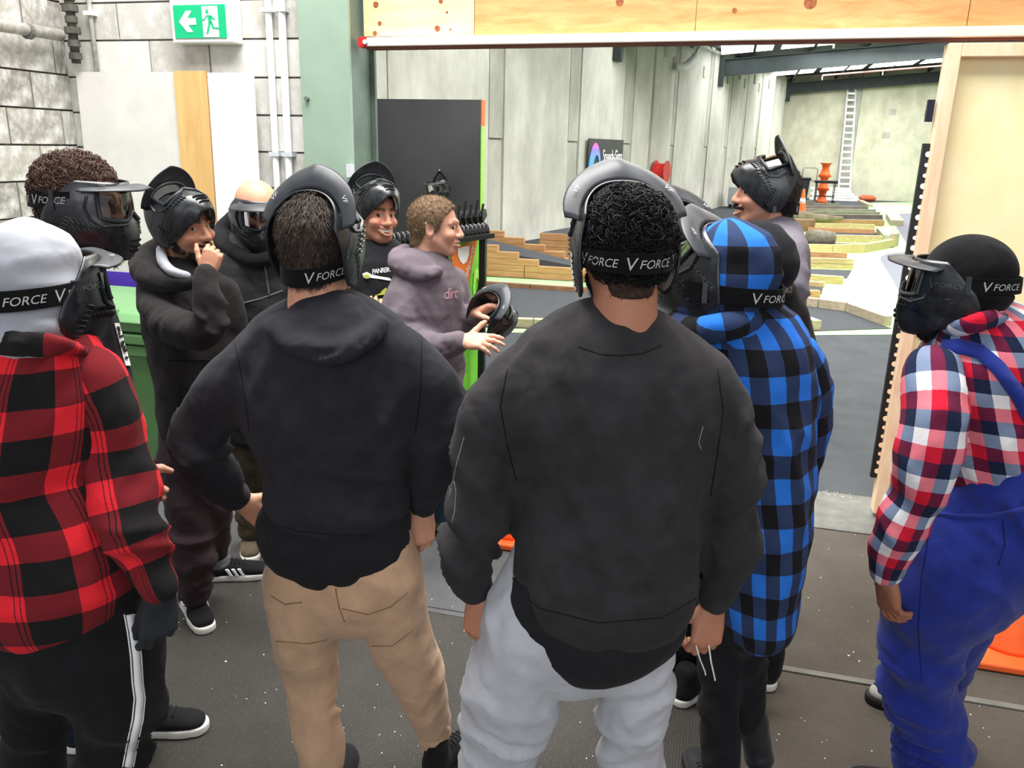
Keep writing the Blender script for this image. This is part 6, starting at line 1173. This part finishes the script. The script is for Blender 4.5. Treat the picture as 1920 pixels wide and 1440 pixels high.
text_on(t, 'chest_lettering', tree(mh_o), 'dirt', 831, 561, 27, 20, -0.1, plain('pink_outline', 'c79aa4', 0.6), 0.2)
Mk = frame(f.J(922, 585, -0.10), 60, 40, 25, 1.0); paint_mask('paintball_mask', Mk, 0, (0, -0.05, 0.0), 0.92, 'black paintball mask held in the hands of the instructor', strap_on=False)
# ------------------------------------------------------------------ man in the grey tee laughing, in profile
f = Fig(2.98); t = person(f, 1450, 750, 'laughing moustached man in a grey tee with a mask pushed up, facing left')
torso = f.rows([(1418, 425, 1480, 432, 0.075), (1400, 448, 1505, 455, 0.12), (1390, 500, 1512, 505, 0.15), (1392, 570, 1506, 575, 0.155), (1395, 680, 1500, 680, 0.155), (1398, 780, 1498, 780, 0.155)]); al = f.limb([(1475, 470, 36, -0.10), (1482, 530, 34, -0.14), (1470, 590, 30, -0.14)], (0, 1)); garment('grey_tee', t, F_tgrey, [torso, al], 0.0115, 0.03, folds=[(1, 0.15, 0.1, 0.006, 0.06, 0.5)], seed=81)
fa = f.limb([(1468, 600, 22, -0.14), (1440, 680, 18, -0.2), (1420, 720, 15, -0.25)], (0, 0)); hips = f.rows([(1400, 760, 1496, 760, 0.12), (1400, 850, 1498, 850, 0.13)], (0, 0)); ll = f.limb([(1425, 840, 36), (1425, 1000, 26), (1425, 1080, 22)], (0, 0)); rl = f.limb([(1470, 840, 36), (1472, 1000, 26), (1472, 1080, 22)], (0, 0)); garment('trousers', t, F_blk, [hips, ll, rl], 0.014, 0.03, seed=82)
a = F(1425, 1120); shoe(t, a, a+(-0.25, 0.02, 0)); a = F(1472, 1120); shoe(t, a, a+(-0.25, 0.05, 0))
M = frame(f.J(1438, 362), -98, 2, 0, 0.98); body(t, 'dda58a', [head(M, 'dda58a', smile=0.9, stub=('4a3228', 0.35))], [torso, al, fa, hips, ll, rl]); eyes(t, M); teeth(t, M)
mu = Fld((-0.05, 0.06, -0.08), (0.05, 0.13, -0.03), 0.003)
for s in (-1, 1): mu.cap((0, 0.106, -0.052), (s*0.034, 0.085, -0.060), 0.0075, 0.005, 0.004)
V, Q = mu.mesh(); hair(t, M, *join((V, Q), strands(V, Q, 500, 0.008, 0.4, lambda p: np.stack([np.sign(p[:, 0]), 0.2+0*p[:, 0], -0.6+0*p[:, 0]], 1), 0.0008, 3)), M_beard, 'moustache')
V, Q = hair_cap(0.006, HAIRLINE, 0.002, 55); hair(t, M, *join((V, Q), strands(V, Q, 5000, 0.012, 0.5, down, 0.0011, 14, 0.6)), M_hdark)
paint_mask('paintball_mask', M, 64, (0, -0.040, 0.014), 1.0, 'paintball mask pushed up on the moustached man in the grey tee', strap=((0.02, -0.03), (0.0, -0.05)), letters=1)
# ------------------------------------------------------------------ person in a dark hood and person mostly hidden
f = Fig(2.42); t = person(f, 1430, 800, 'person in a black hood with a lettered mask strap, behind the blue plaid jacket')
torso = f.rows([(1370, 540, 1465, 540, 0.08), (1340, 565, 1492, 570, 0.12), (1328, 620, 1508, 625, 0.15), (1330, 720, 1506, 720, 0.155), (1335, 860, 1500, 860, 0.15)]); ar = f.limb([(1478, 600, 40), (1490, 680, 40), (1482, 780, 34), (1470, 860, 26)], (0, 1)); garment('black_jacket', t, F_black2, [torso, ar], 0.0125, 0.03, seed=91); hips = f.rows([(1345, 840, 1490, 840, 0.13), (1345, 950, 1490, 950, 0.13)], (0, 0)); ll = f.limb([(1380, 930, 44), (1360, 1100, 34), (1335, 1250, 28)], (0, 0)); rl = f.limb([(1455, 930, 44), (1450, 1100, 34), (1440, 1250, 28)], (0, 0)); garment('trousers', t, F_blk, [hips, ll, rl], 0.014, 0.03, seed=92)
a = F(1335, 1300); shoe(t, a, a+(-0.1, 0.25, 0)); a = F(1440, 1300); shoe(t, a, a+(-0.05, 0.27, 0))
M = frame(f.J(1412, 508), -28, -4, 0, 0.98); body(t, 'c89478', [head(M, 'c89478', face=False)], [torso, ar, hips, ll, rl]); hood_up(t, M, F_black2, 0.026, 9, 'hood', -0.13, None, 0.012, 1); paint_mask('paintball_mask', M, 10, (0, 0.02, 0), 1.12, 'paintball mask worn over the black hood behind the blue plaid jacket', strap=((0.03, -0.03), (0.0, -0.045)), strap_r=(0.108, 0.14), letters=2, letter_off=0.07)
f = Fig(2.6); t = person(f, 1270, 800, 'person in a black waxed jacket almost hidden between the sweatshirt and the blue plaid')
torso = f.rows([(1205, 530, 1285, 530, 0.08), (1180, 560, 1305, 562, 0.11), (1172, 620, 1312, 620, 0.13), (1176, 720, 1310, 720, 0.13), (1180, 860, 1308, 860, 0.13)]); garment('waxed_jacket', t, F_leath, [torso], 0.0125, folds=[(0, 0.1, 0.15, 0.01, 0.05, 0.6)], seed=95); hips = f.rows([(1195, 840, 1330, 840, 0.13), (1195, 950, 1330, 950, 0.13)], (0, 0)); ll = f.limb([(1225, 930, 44), (1228, 1100, 34), (1230, 1260, 28)], (0, 0)); rl = f.limb([(1300, 930, 44), (1295, 1100, 36), (1288, 1270, 30)], (0, 0)); garment('trousers', t, F_blk, [hips, ll, rl], 0.014, 0.03, seed=96)
a = F(1262, 1325); shoe(t, a, a+(0.16, 0.2, 0)); a = F(1215, 1325); shoe(t, a, a+(-0.05, 0.25, 0))
M = frame(f.J(1266, 462), -20, -2, 0, 1.0); body(t, 'c89478', [head(M, 'c89478', face=False)], [torso, hips, ll, rl]); V, Q = hair_cap(0.008, HAIRLINE); hair(t, M, V, Q, M_hblack); paint_mask('paintball_mask', M, 44, (0, -0.02, 0.01), 1.05, 'paintball mask on the half hidden person beside the black curls', strap=((0.02, -0.03), (0.0, -0.05)), letters=2)
# ------------------------------------------------------------------ person in the blue plaid jacket
f = Fig(1.98); t = person(f, 1420, 1150, 'person in a long blue and black plaid hooded jacket standing by the sliding door')
torso = f.rows([(1305, 628, 1440, 612, 0.08), (1270, 650, 1500, 632, 0.12), (1255, 700, 1528, 680, 0.15), (1262, 780, 1532, 765, 0.16), (1290, 880, 1520, 870, 0.165), (1310, 980, 1515, 975, 0.17), (1322, 1050, 1504, 1045, 0.165), (1332, 1110, 1494, 1105, 0.165), (1340, 1152, 1486, 1146, 0.162)])
ar = f.limb([(1492, 668, 46), (1514, 730, 46, 0.02), (1512, 800, 41, 0.05), (1504, 870, 36, 0.07), (1496, 940, 28, 0.10)], (0, 1)); al = f.limb([(1290, 690, 46), (1272, 780, 46), (1280, 880, 42, 0.06), (1300, 960, 32, 0.1)], (0, 1))
garment('plaid_jacket', t, P_blue, [torso], 0.0105, folds=[(0, 0.35, 0.25, 0.006, 0.12, 3.0), (0, 0.2, 0.2, 0.005, 0.1, 1.6)], seed=101, uv=True, uvs=[(0.185, 0.0, 0.0)])
garment('sleeve', t, P_blue, [ar], 0.0105, folds=[(0, 0.2, 0.1, 0.007, 0.06, 0.5)], seed=104, uv=True, uvs=[(0.07, 0.06, None)]); garment('sleeve', t, P_blue, [al], 0.0105, seed=105, uv=True, uvs=[(0.06, 0, None)])
hips = f.rows([(1340, 1070, 1470, 1070, 0.11), (1325, 1160, 1450, 1160, 0.115)], (0, 0)); ll = f.limb([(1350, 1140, 44), (1348, 1280, 38, -0.02), (1350, 1400, 36, -0.03), (1352, 1470, 34, -0.03)], (0, 0)); rl = f.limb([(1405, 1140, 42), (1402, 1280, 36, 0.03), (1408, 1350, 30, 0.06)], (0, 0)); garment('black_jeans', t, F_blk, [hips, ll, rl], 0.012, 0.03, folds=[(1, 0.2, 0.15, 0.008, 0.05, 0.4), (2, 0.15, 0.1, 0.010, 0.04, 0.3)], seed=102)
bt = f.limb([(1412, 1345, 28, 0.06), (1420, 1400, 27, 0.06), (1424, 1425, 28, 0.05)], (0, 1)); garment('boot_shaft', t, F_leath, [bt], 0.01, wr=0.002); a = f.J(1420, 1440, 0.05); shoe(t, (a[0]-0.02, a[1]-0.05, 0), (a[0]+0.10, a[1]-0.25, 0), F_leath, M_soled, L=0.29); a = f.J(1352, 1480, -0.03); shoe(t, (a[0], a[1]-0.05, 0), (a[0]-0.08, a[1]+0.2, 0), F_leath, M_soled)
M = frame(f.J(1354, 530), -62, -2, 0, 1.02); body(t, 'c08a70', [head(M, 'c08a70', face=False)], [torso, ar, al, hips, ll, rl]); hood_up(t, M, P_blue, 0.024, 7, 'plaid_hood', -0.16, (0.0, 0.0))
nk = f.limb([(1272, 606, 26, 0.0), (1300, 622, 28, -0.08), (1360, 612, 28, -0.12), (1420, 600, 24, -0.06), (1442, 592, 18, 0.02)], (0, 0)); garment('hood_collar', t, P_blue, [nk], 0.009, seed=103, wr=0.002, uv='long')
paint_mask('paintball_mask', M, 40, (0, -0.018, 0.004), 1.10, 'paintball mask with a green tinted lens on the plaid hood', lens=M_lensg, strap=((0.03, -0.005), (0.0, -0.022)), strap_r=(0.108, 0.14), letters=2, letter_off=0.03)
# ------------------------------------------------------------------ man in blue overalls
f = Fig(2.0); t = person(f, 1770, 1050, 'man in blue overalls and a checked shirt wearing a black beanie and mask')
torso = f.rows([(1770, 618, 1895, 612, 0.085), (1735, 660, 1950, 650, 0.13), (1722, 720, 1985, 715, 0.165), (1740, 800, 1985, 795, 0.175), (1768, 880, 1972, 880, 0.17), (1780, 950, 1960, 950, 0.155)]); al = f.limb([(1750, 700, 54, -0.08), (1752, 770, 60, -0.13), (1742, 845, 58, -0.15), (1724, 920, 54, -0.15), (1696, 985, 48, -0.13), (1668, 1045, 36, -0.11), (1660, 1076, 29, -0.10)], (0, 1))
cs_o = garment('checked_shirt', t, P_rwb, [torso], 0.0105, folds=[(0, 0.2, 0.15, 0.005, 0.08, 0.8)], seed=111, uv=True, uvs=[(0.17, 0.0, 0.0)]); garment('sleeve', t, P_rwb, [al], 0.0105, folds=[(0, 0.35, 0.12, 0.007, 0.05, 0.4), (0, 0.52, 0.05, 0.003, 0.03, 0.2)], seed=114, uv=True, uvs=[(0.075, 0.01, None)])
cl = f.limb([(1782, 622, 20, -0.03), (1812, 612, 20, -0.09), (1850, 600, 20, -0.10), (1885, 595, 18, -0.04)], (0, 0), 0.6); garment('shirt_collar', t, P_rwb, [cl], 0.0085, seed=112, wr=0.002, uv='long')
bib = f.rows([(1800, 862, 2000, 858, 0.20), (1768, 890, 1992, 885, 0.205), (1752, 935, 1982, 930, 0.20), (1745, 970, 1975, 966, 0.19)], (1, 1)); bk_ = f.rows([(1752, 955, 1968, 955, 0.17), (1690, 1010, 1955, 1005, 0.175), (1660, 1070, 1930, 1060, 0.175), (1658, 1120, 1862, 1110, 0.155), (1672, 1165, 1812, 1160, 0.13)], (0, 0)); ll = f.limb([(1738, 1110, 84), (1732, 1195, 74), (1722, 1265, 63), (1734, 1325, 66), (1738, 1390, 64), (1736, 1440, 58), (1736, 1475, 46)], (0, 0)); rl = f.limb([(1825, 1085, 66, 0.05), (1800, 1170, 54, 0.12), (1770, 1255, 45, 0.2), (1740, 1330, 42, 0.28), (1712, 1370, 36, 0.32)], (0, 0))
bo_o = garment('blue_overalls', t, F_blue, [bk_, ll, rl, bib], 0.0105, 0.03, folds=[(1, 0.25, 0.2, 0.010, 0.08, 0.8), (0, 0.1, 0.1, 0.008, 0.06, 1.0), (1, 0.5, 0.06, 0.010, 0.04, 0.2), (3, 0.12, 0.04, 0.006, 0.03, 1.5)], seed=113)
tr_ = tree(bo_o); line_on(t, 'waist_elastic', tr_, [(1752, 962), (1800, 968), (1850, 968), (1900, 958), (1918, 952)], 0.006, F_blue, 0.002); line_on(t, 'seam', tr_, [(1880, 975), (1884, 1020), (1872, 1060)], 0.0018, plain('navy_seam', '16205e', 0.9)); line_on(t, 'seam', tr_, [(1742, 1000), (1728, 1080), (1722, 1180), (1728, 1280)], 0.0015, plain('navy_seam', '16205e', 0.9))
ribbon_on(t, 'shoulder_strap', tree(cs_o), [(1768, 652), (1800, 650), (1838, 660), (1872, 690), (1905, 735), (1935, 790), (1950, 850)], 14, F_blue, 0.005, 0.004)
a = f.J(1736, 1490, 0.0); shoe(t, (a[0]+0.06, a[1], 0), (a[0]-0.22, a[1]+0.03, 0), so=M_soled); a = F(1752, 1352); shoe(t, a+(0.06, 0, 0), a+(-0.2, 0.06, 0), plain('grey_shoe', '8e8c86', 0.7), M_soled)
M = frame(f.J(1806, 534), -70, -3, 0, 0.90); hw = [hand(f.J(1660, 1078, -0.10), f.J(1668, 1150, -0.12), (-0.85, -0.45, 0.1), True, curls_=((15, 25, 15), (25, 30, 20), (30, 35, 20), (30, 35, 20)), arm=0.05, size=0.95)]
body(t, 'a06a50', [head(M, 'a06a50', neck=0.064)]+hw, [torso, al, bk_, ll, rl]); V, Q = beard_mesh(0.010, seed=8, low=0.025); hair(t, M, V, Q, M_hblack, 'beard'); V, Q = hair_cap(0.004, HAIRLINE); hair(t, M, V, Q, M_hblack)
fl = Fld((-0.13, -0.16, -0.10), (0.13, 0.14, 0.17), 0.006); fl.ell((0, -0.012, 0.036), (0.092, 0.116, 0.102), 0); fl.keep(lambda x, y, z: np.interp(y, [-0.13, -0.05, 0.02, 0.12], [-0.055, -0.045, 0.01, 0.035])-z+0*x); V, Q = fl.mesh(); V = V+vnormals(V, Q)*(0.003*vnoise(V, 14, 2))[:, None]; bo_ = qmesh('beanie', xf(M, V), Q, F_beanie, t)
fl = Fld((-0.13, -0.16, -0.10), (0.13, 0.14, 0.08), 0.006); fl.ell((0, -0.012, 0.02), (0.099, 0.124, 0.13), 0); fl.keep(lambda x, y, z: np.abs(z-np.interp(y, [-0.13, -0.05, 0.02, 0.12], [-0.045, -0.035, 0.005, 0.03]))-0.022+0*x); V, Q = fl.mesh(); qmesh('folded_band', xf(M, V), Q, F_beanie, bo_)
paint_mask('paintball_mask', M, 4, (0, 0.006, -0.002), 1.06, 'paintball mask worn with a black beanie by the man in overalls', strap=((0.02, 0.012), (0.0, 0.006)), strap_r=(0.100, 0.124), letters=3, letter_off=0.04)

# ------------------------------------------------------------------ spare mask hanging on the display panel
hp = PY(824, 354, 6.12); Mk = frame(hp, 190, -12, 6, 1.0); hm = paint_mask('paintball_mask', Mk, 0, (0, 0.0, 0.02), 0.82, 'spare black paintball mask hanging on the dark display panel', strap_on=False)
obj('strap', MB().tube([PY(812, 352, 6.2), PY(815, 335, 6.24), PY(824, 321, 6.27), PY(834, 334, 6.24), PY(840, 350, 6.2)], 0.011, 6), M_strap, hm); obj('hook', MB().tube([PY(824, 319, 6.30), PY(824, 319, 6.24)], 0.006, 6), M_alu, hm)
